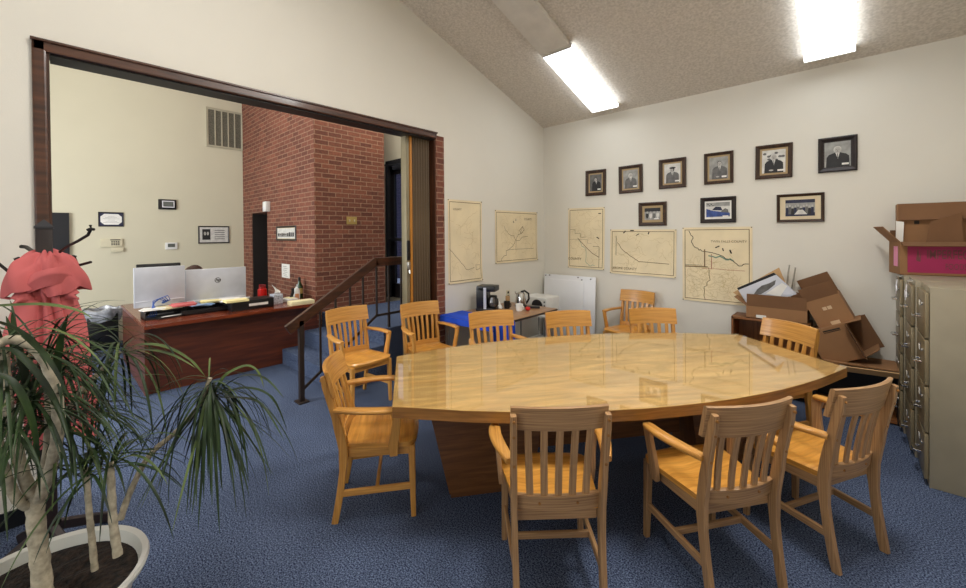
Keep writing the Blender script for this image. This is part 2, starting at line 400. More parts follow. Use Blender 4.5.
# opening trim
b = MB()
b.box((WX+.01, -.03, 1.43), (.03, .06, 2.86), bev=.01)
b.box((WX+.01, 1.505, 2.825), (.03, 3.13, .07), bev=.01)
b.box((WX+.022, 1.505, 2.855), (.03, 3.14, .016), bev=.004)
struct(b, 'trim_2', 'walnut_trim', uv=True)
b = MB(); b.box((xm, .006, 1.4), (TH-.002, .012, 2.8)); struct(b, 'trim_3', 'walnut_trim', uv=True)
b = MB(); b.box((xm, 1.54, 2.79), (TH-.002, 3.05, .02))
struct(b, 'trim_4', 'black_iron')
b = MB(); b.box((WX+.006, -1.3, .05), (.012, 2.48, .1)); struct(b, 'baseboard_left', 'black_plastic')
b = MB(); b.box(((WX+RXW)/2, BY-.006, .05), (RXW-WX, .012, .1)); struct(b, 'baseboard_back', 'black_plastic')
b = MB(); b.box((WX+.006, (3.2+BY)/2, .05), (.012, BY-3.2-.02, .1)); struct(b, 'baseboard_corner', 'black_plastic')

# folding partition, stacked at the right end of the opening
fp = thing('folding_partition', 'brown pleated folding partition stacked against the right jamb of the wide opening', 'partition', (0, 0, 0))
PX1 = WX-.08
b = MB(); pts = []; n = 14
for i in range(n+1): pts.append((PX1-(.0 if i % 2 else .02), 2.79+.26*i/n))
pr = pts + [(PX1-.08, y) for x, y in pts[::-1]]
b.prism(pr, .02, 2.79).build('pleated_panel', 'partition_brown', fp, smooth=0)
MB().box((PX1-.05, 2.725, 1.4), (.09, .045, 2.77), bev=.004).build('lead_post', 'metal_tan', fp)
MB().box((PX1-.05, 2.77, 1.4), (.10, .03, 2.77), bev=.003).build('edge_strip', 'orange_strip', fp)
b = MB(); b.box((PX1+.002, 2.725, 1.5), (.012, .04, .22), bev=.004).box((PX1+.004, 2.725, 1.33), (.014, .03, .08), bev=.004, mi=1).tube([(PX1+.006, 2.73, 1.28), (PX1+.02, 2.73, 1.24)], .008, mi=1)
b.build('latch', ['black_iron', 'steel'], fp)
b = MB(); b.box((xm, 3.062, 1.4), (TH-.002, .014, 2.8)); struct(b, 'trim_5', 'walnut_trim', uv=True)

# ------------------------------------------------------------------ ceiling lights
def fixture(name, x, y0, y1, lit, label):
    t = thing(name, label, 'ceiling light', (0, 0, 0), group='ceiling light fixtures')
    ang = -math.atan(CES); w = .37; ym = (y0+y1)/2; L = (y1-y0)/math.cos(ang)
    R_ = RX(ang); nrm = R_ @ Vector((0, 0, -1)); c = Vector((x, ym, cz(ym)))
    MB().box(c+nrm*.01, (w*.92, L, .02), R_).build('housing', 'fixture_white', t)
    b = MB(); hh = .05
    b.box(c+nrm*(.02+hh/2), (w, L-.02, hh), R_, bev=.012)
    if not lit:
        b.build('cover', 'fixture_white', t)
    else: b.build('diffuser', 'diffuser', t)
    for s_ in (-1, 1): MB().box(c+nrm*(.02+hh/2)+R_ @ Vector((0, s_*(L/2-.004), 0)), (w+.006, .012, hh+.006), R_).build('end_cap', 'fixture_white', t)
    return t
fixture('fluorescent_fixture', -2.44, 3.90, 5.11, True, 'lit fluorescent ceiling light over the corner beside the left wall')
fixture('fluorescent_fixture', -2.44, 2.66, 3.88, False, 'unlit grey-white ceiling light continuing the row beside the left wall')
fixture('fluorescent_fixture', -.16, 3.87, 5.09, True, 'lit fluorescent ceiling light above the portraits')

# ------------------------------------------------------------------ conference table
TO = Vector((-1.283, 2.718, 0)); TA = math.atan2(.802, .597)
tb = thing('conference_table', 'large boat-shaped oak conference table with a clear glass top', 'table', TO, TA)
def boat(off=0, n=16):
    L = 1.51+off; pts = []
    hw = lambda u: .455+off+.30*(1-(u/1.49)**2) if abs(u) < 1.49 else .455+off
    for i in range(n+1): u = -L+2*L*i/n; pts.append((u, -hw(u)))
    for i in range(n+1): u = L-2*L*i/n; pts.append((u, hw(u)))
    return pts
b = MB(); b.prism(boat(-.004), .69, .752, bev=.003, mi=1)
for f in b.bm.faces:
    if f.calc_center_median().z > .745: f.material_index = 0
b.build('tabletop', ['oak_table', 'oak_edge'], tb, smooth=30)
MB().prism(boat(.0), .7525, .760, bev=.0015).build('glass_top', 'glass', tb, smooth=30)
for s_ in (-1, 1):
    b = MB()
    p = [(-1.17, .03), (-.62, .03), (-.52, .69), (-1.32, .69)]
    b.prism([(s_*a, z) for a, z in p], -.14, .14, fn=lambda a, z, v: Vector((a, v, z)))
    b.box((s_*-.895, 0, .02), (.53, .26, .04), mi=0)
    b.build('pedestal', 'pedestal_wood', tb, smooth=0)
MB().box((0, 0, .35), (1.1, .04, .3)).build('stretcher_panel', 'pedestal_wood', tb)

# ------------------------------------------------------------------ oak armchairs
HB = .915; TILT = .092
def back_x(z):  # x of rear posts along their height
    if z < .42: return -.205 - .055*((.42-z)/.42)**1.6
    return -.205 - TILT*((z-.42)/(HB-.42))**1.2
def post_y(z): return .193 + .014*(z/HB)
def chair(label, slats=5, shaded=False, group='oak armchairs', bow=.045, hb=.915, rh=.148, rhw=.231, tilt=.092):
    global HB, TILT
    HB = hb; TILT = tilt
    W = 'oak_shaded' if shaded else 'oak'  # near chairs get shade painted into their frame wood
    t = thing('armchair', label, 'chair', (0, 0, 0), 0, group)
    # seat
    def outline(u): # u 0..1 rear to front -> x, halfwidth
        x = -.20+.43*u
        w = .19+.045*min(1, u*1.3)
        if u > .86: w -= .05*((u-.86)/.14)**2
        return x, w
    NU, NV = 18, 16
    b = MB()
    def top(i, j):
        x, w = outline(i); v = 2*j-1
        x += -.018*(v*v)*(1 if i > .5 else 0)*((i-.5)*2 if i > .5 else 0)
        z = .462-.016*(math.exp(-((abs(v)-.42)/.3)**2))*math.exp(-((i-.42)/.35)**2)
        if i > .93: z -= .012*((i-.93)/.07)**2
        if abs(v) > .94: z -= .006
        return Vector((x, v*w, z))
    b.surf(top, NU, NV)
    b.surf(lambda i, j: Vector((top(i, j).x*.985, top(i, j).y*.975, .425)), NU, NV)
    bm = b.bm; bm.verts.ensure_lookup_table(); g = (NU+1)*(NV+1)
    idx = lambda i, j, k: bm.verts[k*g+i*(NV+1)+j]
    ring = [(i, 0) for i in range(NU)]+[(NU, j) for j in range(NV)]+[(i, NV) for i in range(NU, 0, -1)]+[(0, j) for j in range(NV, 0, -1)]
    for a in range(len(ring)):
        (i, j), (k, l) = ring[a], ring[(a+1) % len(ring)]
        bm.faces.new((idx(i, j, 0), idx(k, l, 0), idx(k, l, 1), idx(i, j, 1)))
    b.build('seat', 'oak_seat', t, smooth=40)
    # seat frame under the seat
    b = MB()
    b.bar([(-.18, -.18, .4), (.18, -.205, .4)], .022, .055).bar([(-.18, .18, .4), (.18, .205, .4)], .022, .055).bar([(.18, -.205, .4), (.18, .205, .4)], .022, .055).bar([(-.18, -.18, .4), (-.18, .18, .4)], .022, .055)
    b.build('seat_frame', W, t)
    # legs
    for s_ in (-1, 1):
        MB().bar([(.192, s_*.212, 0), (.188, s_*.208, .2), (.184, s_*.205, .425)], .04, .04, (0, 1, 0), scales=[.72, .88, 1]).build('leg', W, t)
        pts = []; sc = []
        for k in range(15):
            z = (HB-.03)*k/14
            pts.append((back_x(z), s_*post_y(z), z)); sc.append((1, 1.1 if .35 < z < .6 else (.85 if z < .35 else .9)))
        sc[0] = (.85, .8); sc[-1] = (.9, .55)
        b = MB().bar(pts, .028, .046, (1, 0, 0), ch=.12, scales=sc)
        lg = b.build('leg', W, t, smooth=30)
        for z in (.44, .66, HB-.055, HB-.125):
            x = back_x(z)
            MB().tube([(x-.015, s_*post_y(z), z), (x-.024, s_*post_y(z), z)], .0065, 8).build('screw_plug', 'oak_edge', lg)
    # stretchers
    zs = .17
    for s_ in (-1, 1): MB().bar([(back_x(zs)+.01, s_*post_y(zs), zs), (.189, s_*.209, zs+.01)], .02, .036).build('stretcher', W, t)
    MB().bar([(-.02, -.2, zs+.005), (-.02, .2, zs+.005)], .02, .032).build('stretcher', W, t)
    # rails: curved
    def arc(x0, hw, bw, n=12, z=0):
        return [(x0-bw*(1-(2*i/n-1)**2), -hw+2*hw*i/n, z) for i in range(n+1)]
    zt = HB-.062; x0 = back_x(zt)+.028
    b = MB()
    tl = math.atan2(.02, .12)
    n = 14; hw = .258; rows = []
    def rail(x0f, hw, z0, z1, th, bw, crown=0):
        bm = b.bm; f0 = len(bm.faces); R2 = []
        for i in range(n+1):
            u = 2*i/n-1; y = hw*u; bx = -bw*(1-u*u)
            zt_ = z1 + crown*(1-u*u)
            R2.append([bm.verts.new((x0f(z0)+bx+th/2, y, z0)), bm.verts.new((x0f(z0)+bx-th/2, y, z0)),
                       bm.verts.new((x0f(zt_)+bx-th/2, y, zt_-.004)), bm.verts.new((x0f(zt_)+bx, y, zt_)), bm.verts.new((x0f(zt_)+bx+th/2, y, zt_-.004))])
        for i in range(n):
            for j in range(5): bm.faces.new((R2[i][j], R2[i][(j+1) % 5], R2[i+1][(j+1) % 5], R2[i+1][j]))
        bm.faces.new(R2[0][::-1]); bm.faces.new(R2[-1])
    off = bow*(1-(.228/.258)**2)
    rail(lambda z: back_x(z)+.034, rhw, HB-rh, HB, .022, bow, .004)
    b.build('top_rail', W, t, smooth=50)
    b = MB(); bw2 = bow*.75
    rail(lambda z: back_x(z)+.02, .19, .432, .505, .026, bw2)
    lr = b.build('lower_rail', W, t, smooth=50)
    for u in (-.45, .45):
        x = back_x(.47)+.02-bw2*(1-u*u)
        MB().tube([(x-.012, .19*u, .47), (x-.018, .19*u, .47)], .0065, 8).build('screw_plug', 'oak_edge', lr)
    for k in range(slats):
        u = (k-(slats-1)/2)/((slats+1)/2)*(1.0)
        pts = []
        for q in range(7):
            z = .495+(HB-rh+.008-.495)*q/6
            bwz = bw2+(bow-bw2)*q/6; xo = .02+(.034-.02)*q/6
            pts.append((back_x(z)+xo-bwz*(1-u*u)+.004*math.sin(PI*q/6), (.19+.02*q/6)*u, z))
        MB().bar(pts, .012, .032 if slats < 6 else .028, (0, 1, 0)).build('slat', W, t, smooth=30)
    # arms
    for s_ in (-1, 1):
        pts = []; sc = []
        for k in range(11):
            q = k/10; x = back_x(.67)+.01+.35*q
            y = .216+.054*math.sin(min(1, q*1.25)*PI/2)-.02*max(0, q-.75)*4*.25
            pts.append((x, s_*y, .668+.004*math.sin(PI*q)-.006*q)); sc.append((.7+.3*math.sin(min(1, q*1.5)*PI/2) if q < .9 else (.95 if q < .99 else .7), 1))
        MB().bar(pts, .062, .024, (0, 0, 1), ch=.25, scales=sc).build('armrest', W if not shaded else 'oak', t, smooth=50)
        MB().bar([(.08, s_*.236, .385), (.08, s_*.242, .45), (.09, s_*.248, .52), (.10, s_*.258, .6), (.095, s_*.267, .655)], .06, .024, (0, 1, 0), scales=[(.75, 1), (1, 1), (.85, 1), (.8, 1), (1.05, 1)]).build('arm_support', W, t, smooth=30)
    return t
R_ = math.radians
c5a = chair('oak armchair with shade-coloured back at the near side of the table, seen squarely from behind', 5, True, hb=.925, rh=.108, rhw=.216, bow=.03, tilt=.08)
c5b = chair('oak armchair with shade-coloured back at the near side of the table, between two others', 5, True)
c1 = chair('oak armchair alone at the narrow end of the table nearest the potted plant', 5, False, hb=.895, tilt=.12)
c5 = chair('oak armchair pushed in at the far side, in front of the blue cloth', 5, False)
c6 = chair('yellow-oak armchair with many slats beside the stair rail', 6, False)
def put(c, x, y, a, first, label=None):
    o = c if first else dup(c, label=label)
    o.location = (x, y, 0); o.rotation_euler = (0, 0, R_(a)); return o
put(c5a, -1.12, 1.69, 134.5, True)
put(c5b, -.555, 2.285, 145, True)
put(c5b, -.19, 2.89, 152, False, 'oak armchair with shade-coloured back at the near side, closest to the filing cabinets')
put(c1, -2.21, 1.43, 53, True)
put(c6, -3.63, 2.11, 1, True)
put(c6, -3.30, 2.75, -11, False, 'yellow-oak armchair with many slats in front of the brown folding partition')
put(c5, -2.37, 2.81, -27, True)
put(c5, -1.82, 3.26, -36, False, 'oak armchair pushed in at the far side, in front of the white board')
put(c5, -2.09, 4.95, -96, False, 'oak armchair standing alone with its back to the picture wall')
put(c5, -1.30, 3.89, -49, False, 'oak armchair pushed in at the far side, before the chair by the wall')
put(c5, -.53, 3.96, 236.5, False, 'oak armchair at the table end in front of the cardboard boxes')

# ------------------------------------------------------------------ pictures and maps
# wall-hung things are built facing -Y with x to the right; rz=90 degrees turns them to face +X
def frame_loop(b, w, h, fwid, dep, prof=None, mi=0):
    """mitred moulding around w x h (outer)"""
    prof = prof or [(0, 0), (0, .75), (.25, 1), (.5, .85), (.8, .55), (1, .45), (1, 0)]
    cs = [(-1, -1), (1, -1), (1, 1), (-1, 1)]; bm = b.bm; f0 = len(bm.faces); rings = []
    for sx, sz in cs:
        rings.append([bm.verts.new((sx*(w/2-a*fwid), -dd*dep, sz*(h/2-a*fwid))) for a, dd in prof])
    for i in range(4):
        r0, r1 = rings[i], rings[(i+1) % 4]
        for j in range(len(prof)): 
            k = (j+1) % len(prof); bm.faces.new((r0[j], r1[j], r1[k], r0[k]))
    b.mi = mi; b._tag(f0)
def ell(cx, cz_, rx, rz_, y, n=18, a0=0, a1=2*PI):
    return [(cx+rx*math.cos(a0+(a1-a0)*i/n), y, cz_+rz_*math.sin(a0+(a1-a0)*i/n)) for i in range(n if a1-a0 > 6.2 else n+1)]
def sheet(b, w, h, y, cx=0, cz_=0, mi=0): b.poly([(cx-w/2, y, cz_-h/2), (cx+w/2, y, cz_-h/2), (cx+w/2, y, cz_+h/2), (cx-w/2, y, cz_+h/2)], mi=mi)
PH = ['photo_grey', 'photo_light', 'photo_dark', 'photo_mid', 'photo_face', 'paper_white', 'photo_hair', 'photo_blue', 'photo_navy']
def portrait(b, w, h, v, y):
    """v: dict(bg, suit, hx, hair, turn, beret)"""
    sheet(b, w, h, y, mi=v.get('bg', 0))
    if v.get('patch'):
        rnd = random.Random(3)
        for k in range(9): b.poly(ell(rnd.uniform(-.4, .4)*w, rnd.uniform(0, .42)*h, .08*w, .05*h, y-.0003-k*.00002), mi=v['patch'])
    hx = v.get('hx', 0)*w; hz = v.get('hz', .18)*h; s = v.get('s', 1)*w; su = v.get('suit', 2); bt = -h/2
    b.poly([(hx-.40*s, y-.0008, bt), (hx+.42*s, y-.0008, bt), (hx+.40*s, y-.0008, hz-.30*s), (hx+.30*s, y-.0008, hz-.2*s), (hx+.1*s, y-.0008, hz-.12*s), (hx-.1*s, y-.0008, hz-.12*s), (hx-.3*s, y-.0008, hz-.2*s), (hx-.38*s, y-.0008, hz-.32*s)], mi=su)
    b.poly([(hx-.07*s, y-.0012, hz-.12*s), (hx+.08*s, y-.0012, hz-.12*s), (hx+.02*s, y-.0012, hz-.42*s)], mi=1)
    b.poly([(hx-.015*s, y-.0015, hz-.16*s), (hx+.025*s, y-.0015, hz-.16*s), (hx+.03*s, y-.0015, hz-.38*s), (hx, y-.0015, hz-.4*s)], mi=3)
    b.poly(ell(hx, hz+.03*s, .135*s, .155*s, y-.0016), mi=v.get('hair', 6))
    b.poly(ell(hx+v.get('turn', .01)*s, hz, .115*s, .145*s, y-.0019), mi=4)
    t = v.get('turn', .01)*s
    for q in (-1, 1): b.poly(ell(hx+t+q*.045*s, hz+.02*s, .02*s, .01*s, y-.0021, 8), mi=3)
    b.poly(ell(hx+t, hz-.065*s, .035*s, .01*s, y-.0021, 8), mi=3)
    b.poly([(hx+t-.008*s, y-.0021, hz+.01*s), (hx+t+.012*s, y-.0021, hz-.03*s), (hx+t-.014*s, y-.0021, hz-.03*s)], mi=3)
    if v.get('beret'): b.poly(ell(hx+.02*s, hz+.13*s, .2*s, .065*s, y-.0024), mi=2)
    if v.get('beard'): b.poly(ell(hx+t, hz-.1*s, .08*s, .06*s, y-.0022), mi=1)
    if v.get('hands'): b.poly(ell(hx-.1*s, bt+.14*s, .1*s, .04*s, y-.0018), mi=4)
    sheet(b, .26*w, .075*h, y-.003, .3*w, -.40*h, mi=5)
def group_photo(b, w, h, y, v):
    rnd = random.Random(v); sheet(b, w, h, y, mi=0 if v != 2 else 1)
    if v == 1:
        sheet(b, w, h*.3, y-.0003, 0, .35*h, mi=2)
        for k in range(4):
            x = (-.33+.22*k)*w; b.poly(ell(x, -.12*h, .09*w, .25*h, y-.0006-k*.0001), mi=[2, 1, 3, 1][k]); b.poly(ell(x, .12*h, .045*w, .1*h, y-.0012), mi=4)
        sheet(b, .3*w, .08*h, y-.002, .25*w, -.4*h, mi=5)
    elif v == 2:
        sheet(b, w, h*.25, y-.0003, 0, .37*h, mi=0)
        b.poly([(-.5*w, y-.0006, .1*h), (-.2*w, y-.0006, -.05*h), (.5*w, y-.0006, -.2*h), (.5*w, y-.0006, -.42*h), (-.5*w, y-.0006, -.46*h)], mi=7)
        b.poly([(-.25*w, y-.0009, .0), (-.1*w, y-.0009, .22*h), (.12*w, y-.0009, .2*h), (.2*w, y-.0009, -.05*h)], mi=8)
        b.poly([(.1*w, y-.0009, -.15*h), (.3*w, y-.0009, .1*h), (.42*w, y-.0009, .02*h), (.45*w, y-.0009, -.2*h)], mi=3)
        for k in range(4): b.poly(ell((-.42+.07*k)*w, (.38-.03*(k % 2)*3)*h, .03*w, .03*h, y-.001), mi=2)
        sheet(b, .24*w, .09*h, y-.002, .32*w, -.42*h, mi=5)
    else:
        sheet(b, w, h*.2, y-.0002, 0, .4*h, mi=8); sheet(b, w, h*.2, y-.0002, 0, -.4*h, mi=8)
        for k in range(10):
            x = (-.44+.095*k)*w; zz = (.02+.05*math.sin(k*2.1))*h
            b.poly([(x-.05*w, y-.0006-k*.00004, -.38*h), (x+.05*w, y-.0006-k*.00004, -.38*h), (x+.045*w, y-.0006-k*.00004, zz), (x-.045*w, y-.0006-k*.00004, zz)], mi=[8, 3, 2][k % 3]); b.poly(ell(x, zz+.08*h, .028*w, .07*h, y-.0012), mi=4)
        b.poly([(-.2*w, y-.0015, -.4*h), (.25*w, y-.0015, -.4*h), (.1*w, y-.0015, -.12*h), (-.05*w, y-.0015, -.12*h)], mi=1)
def picture(name, label, x0, x1, z0, z1, art, wood_='frame_wood', mat_='mat_tan', fwid=.035, matw=.02, loc=None, rz=0, dep=.028, tilt=0, group='framed photographs on the back wall', inner=None):
    w, h = x1-x0, z1-z0
    loc = loc or ((x0+x1)/2, BY, (z0+z1)/2)
    t = thing(name, label, 'framed picture', loc, rz, group); t.rotation_euler = (0, tilt, rz)
    b = MB(); frame_loop(b, w, h, fwid, dep); b.build('frame', wood_, t, smooth=0)
    iw, ih = w-2*fwid, h-2*fwid
    b = MB(); b.box((0, -.004, 0), (iw+.01, .008, ih+.01)); b.build('mat_board', mat_, t)
    b = MB()
    if inner: pw, ph = inner[0]*w, inner[1]*h
    else: pw, ph = iw-2*matw, ih-2*matw
    art(b, pw, ph); b.build('photo_print', PH, t, smooth=0, uv=False)
    return t
def PT(**k): return lambda b, w, h: portrait(b, w, h, k, -.0095)
def GP(v): return lambda b, w, h: group_photo(b, w, h, -.0095, v)
N_ = 'framed_photograph'
picture(N_, 'framed portrait of a man half in shadow, upper row, nearest the room corner', -2.84, -2.53, 2.21, 2.575, PT(bg=3, suit=2, turn=-.05, s=.9, hx=.05), fwid=.045, tilt=.01)
picture(N_, 'framed portrait of a white-haired man on a pale ground, above the wide pale map', -2.34, -2.02, 2.21, 2.58, PT(bg=0, suit=3, beard=1, hair=1, turn=.02), fwid=.042, tilt=-.01)
picture(N_, 'framed portrait of a person wearing a dark flat cap', -1.81, -1.49, 2.23, 2.60, PT(bg=1, suit=3, beret=1, hair=2, turn=-.04), fwid=.045)
picture(N_, 'framed grey portrait of a seated man in a light brown frame, arms folded', -1.29, -.99, 2.24, 2.605, PT(bg=0, suit=3, hx=.05, hands=1, hair=3), fwid=.035)
picture(N_, 'framed portrait of a seated man in a dark suit, leaves behind him, tan mat', -.78, -.455, 2.25, 2.615, PT(bg=1, suit=2, patch=3, hair=1, hands=1, hx=0), fwid=.04, tilt=.012)
picture(N_, 'dark-framed portrait of a broad-shouldered man in a suit, without a mat', -.25, .042, 2.265, 2.61, PT(bg=0, suit=2, s=1.1, hair=1, hz=.17), wood_='frame_dark', mat_='frame_dark', fwid=.045, matw=.004)
picture(N_, 'small framed group photograph with a wide tan mat, above the wide pale map', -2.07, -1.72, 1.765, 2.07, GP(1), fwid=.045, matw=.03)
picture(N_, 'dark-framed photograph with a blue slope and white mat, in the lower row', -1.33, -.965, 1.785, 2.085, GP(2), wood_='frame_dark', mat_='paper_white', fwid=.045, matw=.016)
picture(N_, 'framed wide group photograph with a broad cream mat, in the lower row', -.59, -.2, 1.775, 2.07, GP(3), fwid=.028, mat_='mat_cream', inner=(.62, .58))

def strip(b, pts, w, off, mi):
    """thin printed line on a sheet; pts in (x,z)"""
    for (x0, z0), (x1, z1) in zip(pts[:-1], pts[1:]):
        d = Vector((x1-x0, z1-z0)); 
        if d.length < 1e-6: continue
        d.normalize(); nx, nz = -d.y*w/2, d.x*w/2; e = d*w*.3
        q = [(x0-e.x+nx, z0-e.y+nz), (x0-e.x-nx, z0-e.y-nz), (x1+e.x-nx, z1+e.y-nz), (x1+e.x+nx, z1+e.y+nz)]
        b.poly([(x, off(x, z), z) for x, z in q], mi=mi)
def wall_map(label, x0, x1, z0, z1, lines, texts, seed, loc=None, rz=0, contour=20, region=None, curl=.012, tilt=0):
    w, h = x1-x0, z1-z0; t = thing('wall_map', label, 'map', loc or ((x0+x1)/2, BY, (z0+z1)/2), rz, 'old paper maps pinned to the walls')
    t.rotation_euler = (0, tilt, rz)
    rnd = random.Random(seed)
    def yo(x, z): # gentle curl off the wall
        u, v = x/w+.5, z/h+.5
        return -.004-curl*max(0, (.25-v)/.25)**2*(.3+.7*u)-.003*math.sin(u*5+v*3)**2
    b = MB(); b.surf(lambda u, v: Vector(((u-.5)*w, yo((u-.5)*w, (v-.5)*h), (v-.5)*h)), 14, 14, mi=0)
    off = lambda x, z: yo(x, z)-.0012
    m_ = .03; bx, bz = w/2-m_, h/2-m_
    K = 10
    for s_ in (-1, 1):
        strip(b, [(-bx+2*bx*i/K, s_*bz) for i in range(K+1)], .007, off, 1); strip(b, [(s_*bx, -bz+2*bz*i/K) for i in range(K+1)], .007, off, 1)
    rg = region or (-.44, .44, -.44, .44)
    for k in range(contour):
        x, z = rnd.uniform(rg[0], rg[1])*w, rnd.uniform(rg[2], rg[3])*h; a = rnd.uniform(0, 6.28); pl = [(x, z)]
        for q in range(rnd.randint(5, 12)):
            a += rnd.uniform(-.9, .9); x += .02*math.cos(a); z += .02*math.sin(a)
            if abs(x) > bx-.01 or abs(z) > bz-.01: break
            pl.append((x, z))
        strip(b, pl, .0028, off, 3)
    off2 = lambda x, z: yo(x, z)-.0018
    for pl, ww, mi in lines:
        P2 = []
        for (u0, v0), (u1, v1) in zip(pl[:-1], pl[1:]):
            for q in range(4): P2.append(((u0+(u1-u0)*q/4-.5)*w, (v0+(v1-v0)*q/4-.5)*h))
        P2.append(((pl[-1][0]-.5)*w, (pl[-1][1]-.5)*h)); strip(b, P2, ww, off2, mi)
    for s_, u, v, sz in texts:
        x, z = (u-.5)*w, (v-.5)*h
        mt = Matrix.Translation((x, yo(x, z)-.003, z)) @ Matrix.Rotation(PI/2, 4, 'X')
        b.text(s_, sz, mt, ext=.0003, mi=1)
    b.build('paper_sheet', ['map_paper', 'ink', 'ink_dark', 'ink_faint', 'ink_teal', 'ink_red'], t, smooth=0, uv=False)
    b = MB()
    for sx in (-1, 1):
        for sz in (-1, 1): 
            x, z = sx*(w/2-.008), sz*(h/2-.008); y = yo(x, z)
            b.tube([(x, y-.001, z), (x, y-.007, z)], .006, 8)
    b.build('pushpins', 'dark_plastic', t)
    return t
def jag(p, n=4, s=.015, seed=1):
    r = random.Random(seed); out = [p[0]]
    for (a, b_), (c, d) in zip(p[:-1], p[1:]):
        for q in range(1, n): out.append((a+(c-a)*q/n+r.uniform(-s, s), b_+(d-b_)*q/n+r.uniform(-s, s)))
        out.append((c, d))
    return out
wall_map('tall narrow yellowed map on the side wall, nearest the brick pilaster', 0, .60, 0, 1.03,
    [(jag([(.02, .42), (.3, .28), (.5, .16), (.75, .17)], 3), .005, 1), ([(.78, .2), (.92, .2), (.92, .15), (.8, .14), (.8, .19)], .004, 1), (jag([(.35, .66), (.6, .8), (.85, .88)], 4, .02, 2), .003, 3), (jag([(.55, .42), (.7, .5), (.7, .62)], 3), .003, 3)],
    [('COUNTY', .26, .885, .034)], 11, loc=(WX, 3.545, 1.585), rz=PI/2, contour=26)
wall_map('squarish yellowed map beside the room corner, above the small table', 0, .99, 0, .735,
    [(jag([(.12, .05), (.3, .25), (.45, .42), (.62, .68)], 5, .03, 3), .006, 1), (jag([(.2, .7), (.35, .52), (.5, .42), (.75, .5)], 4, .03, 4), .005, 1), ([(.46, .24), (.47, .42)], .006, 1), ([(.3, .25), (.9, .25)], .004, 1), ([(.55, .62), (.62, .7), (.66, .63), (.58, .55), (.55, .62)], .008, 1), ([(.4, .8), (.41, .77)], .012, 2), ([(.46, .84), (.46, .81)], .01, 2)],
    [('COUNTY', .76, .845, .045)], 12, loc=(WX, 4.605, 1.635), rz=PI/2, contour=55, region=(-.35, .45, -.3, .35))
wall_map('tall map with a diagonal road line, first on the back wall from the room corner', -3.14, -2.555, 1.155, 2.045,
    [([(.28, .5), (.5, .36), (.68, .26), (.86, .2)], .008, 1), ([(.86, .36), (.86, .04)], .007, 1), ([(.7, .37), (.86, .37)], .006, 1), (jag([(.05, .64), (.2, .64), (.2, .58), (.35, .58), (.35, .52), (.5, .52)], 2, .006), .004, 1), (jag([(.28, .5), (.4, .36), (.5, .34), (.5, .12), (.6, .06), (.75, .06)], 3, .015, 5), .005, 4), ([(.84, .9), (.9, .9)], .012, 2), ([(.8, .52), (.85, .5)], .014, 2), ([(.05, .48), (.55, .48), (.55, .42), (.66, .42)], .003, 1)],
    [('COUNTY', .2, .155, .052)], 13, contour=60, tilt=.012)
wall_map('wide pale map with a line running down to the right, under the small group photograph', -2.475, -1.605, 1.11, 1.72,
    [(jag([(.12, .7), (.2, .55), (.32, .42), (.46, .3)], 3, .01, 6), .007, 1), ([(.46, .3), (.9, .28)], .007, 1), ([(.1, .85), (.1, .42)], .006, 2), ([(.22, .92), (.25, .96)], .014, 2), ([(.33, .975), (.38, .975)], .014, 2), ([(.42, .87), (.46, .9)], .01, 2), ([(.6, .9), (.61, .94)], .014, 2)],
    [('JEROME COUNTY', .24, .13, .042)], 14, contour=50, tilt=.012)
wall_map('large squarish map with a jagged river line across the top, behind the cardboard boxes', -1.535, -.81, .845, 1.735,
    [(jag([(.1, .95), (.16, .88), (.14, .8), (.22, .72), (.3, .68), (.5, .65), (.7, .58), (.82, .5), (.95, .53)], 4, .012, 8), .007, 2), ([(.04, .47), (.38, .47)], .012, 1), ([(.04, .49), (.3, .49)], .004, 2), ([(.34, .7), (.34, .47)], .012, 1), ([(.44, .64), (.44, .45)], .007, 5), (jag([(.3, .45), (.9, .44)], 3, .004), .004, 5), (jag([(.4, .46), (.42, .3), (.33, .2), (.35, .03)], 3, .015, 9), .006, 1), (jag([(.4, .62), (.6, .6), (.75, .56)], 4, .02, 10), .014, 4), ([(.5, .73), (.55, .75)], .012, 2), ([(.6, .72), (.61, .69)], .012, 2), ([(.7, .7), (.72, .66)], .014, 2)],
    [('TWIN FALLS COUNTY', .68, .81, .036)], 15, contour=110, region=(-.44, .3, -.44, .05))

# ------------------------------------------------------------------ filing cabinets
CX0, CX1, CH = .354, 1.02, 1.305
def cabinet(label, y0, y1):
    t = thing('filing_cabinet', label, 'filing cabinet', (CX0-.028*((y0-3.868)/.446), (y0+y1)/2, 0), 0, 'filing cabinets')
    w = y1-y0-.006
    b = MB(); b.box(((CX1-CX0)/2+.01, 0, CH/2), (CX1-CX0-.02, w, CH), bev=.004); b.build('body', 'cabinet_side', t)
    dh = (CH-.07)/4
    for k in range(4):
        z = .04+dh*(k+.5)
        d = MB().box((.008, 0, z), (.02, w-.014, dh-.012), bev=.004).build('drawer', 'cabinet_front', t)
        hz = z-.03
        MB().bar([(-.002, -.055, hz), (-.03, -.05, hz), (-.034, 0, hz), (-.03, .05, hz), (-.002, .055, hz)], .024, .012, (0, 0, 1)).build('handle', 'chrome', d)
        b = MB(); b.box((-.004, 0, z+.06), (.006, .07, .045), mi=0).box((-.0065, 0, z+.06), (.004, .056, .032), mi=1); b.build('label_holder', ['chrome', 'paper_white'], d)
        MB().tube([(-.006, -.15, z+.07), (-.012, -.15, z+.07)], .012, 12).build('latch', 'chrome', d)
    return t
cabs = [cabinet('grey-tan filing cabinet at the front of the row, its blank side to the room', 3.868, 4.314),
        cabinet('grey-tan filing cabinet in the middle of the row of three', 4.316, 4.76), cabinet('grey-tan filing cabinet against the back wall, under the pink box', 4.762, 5.206)]
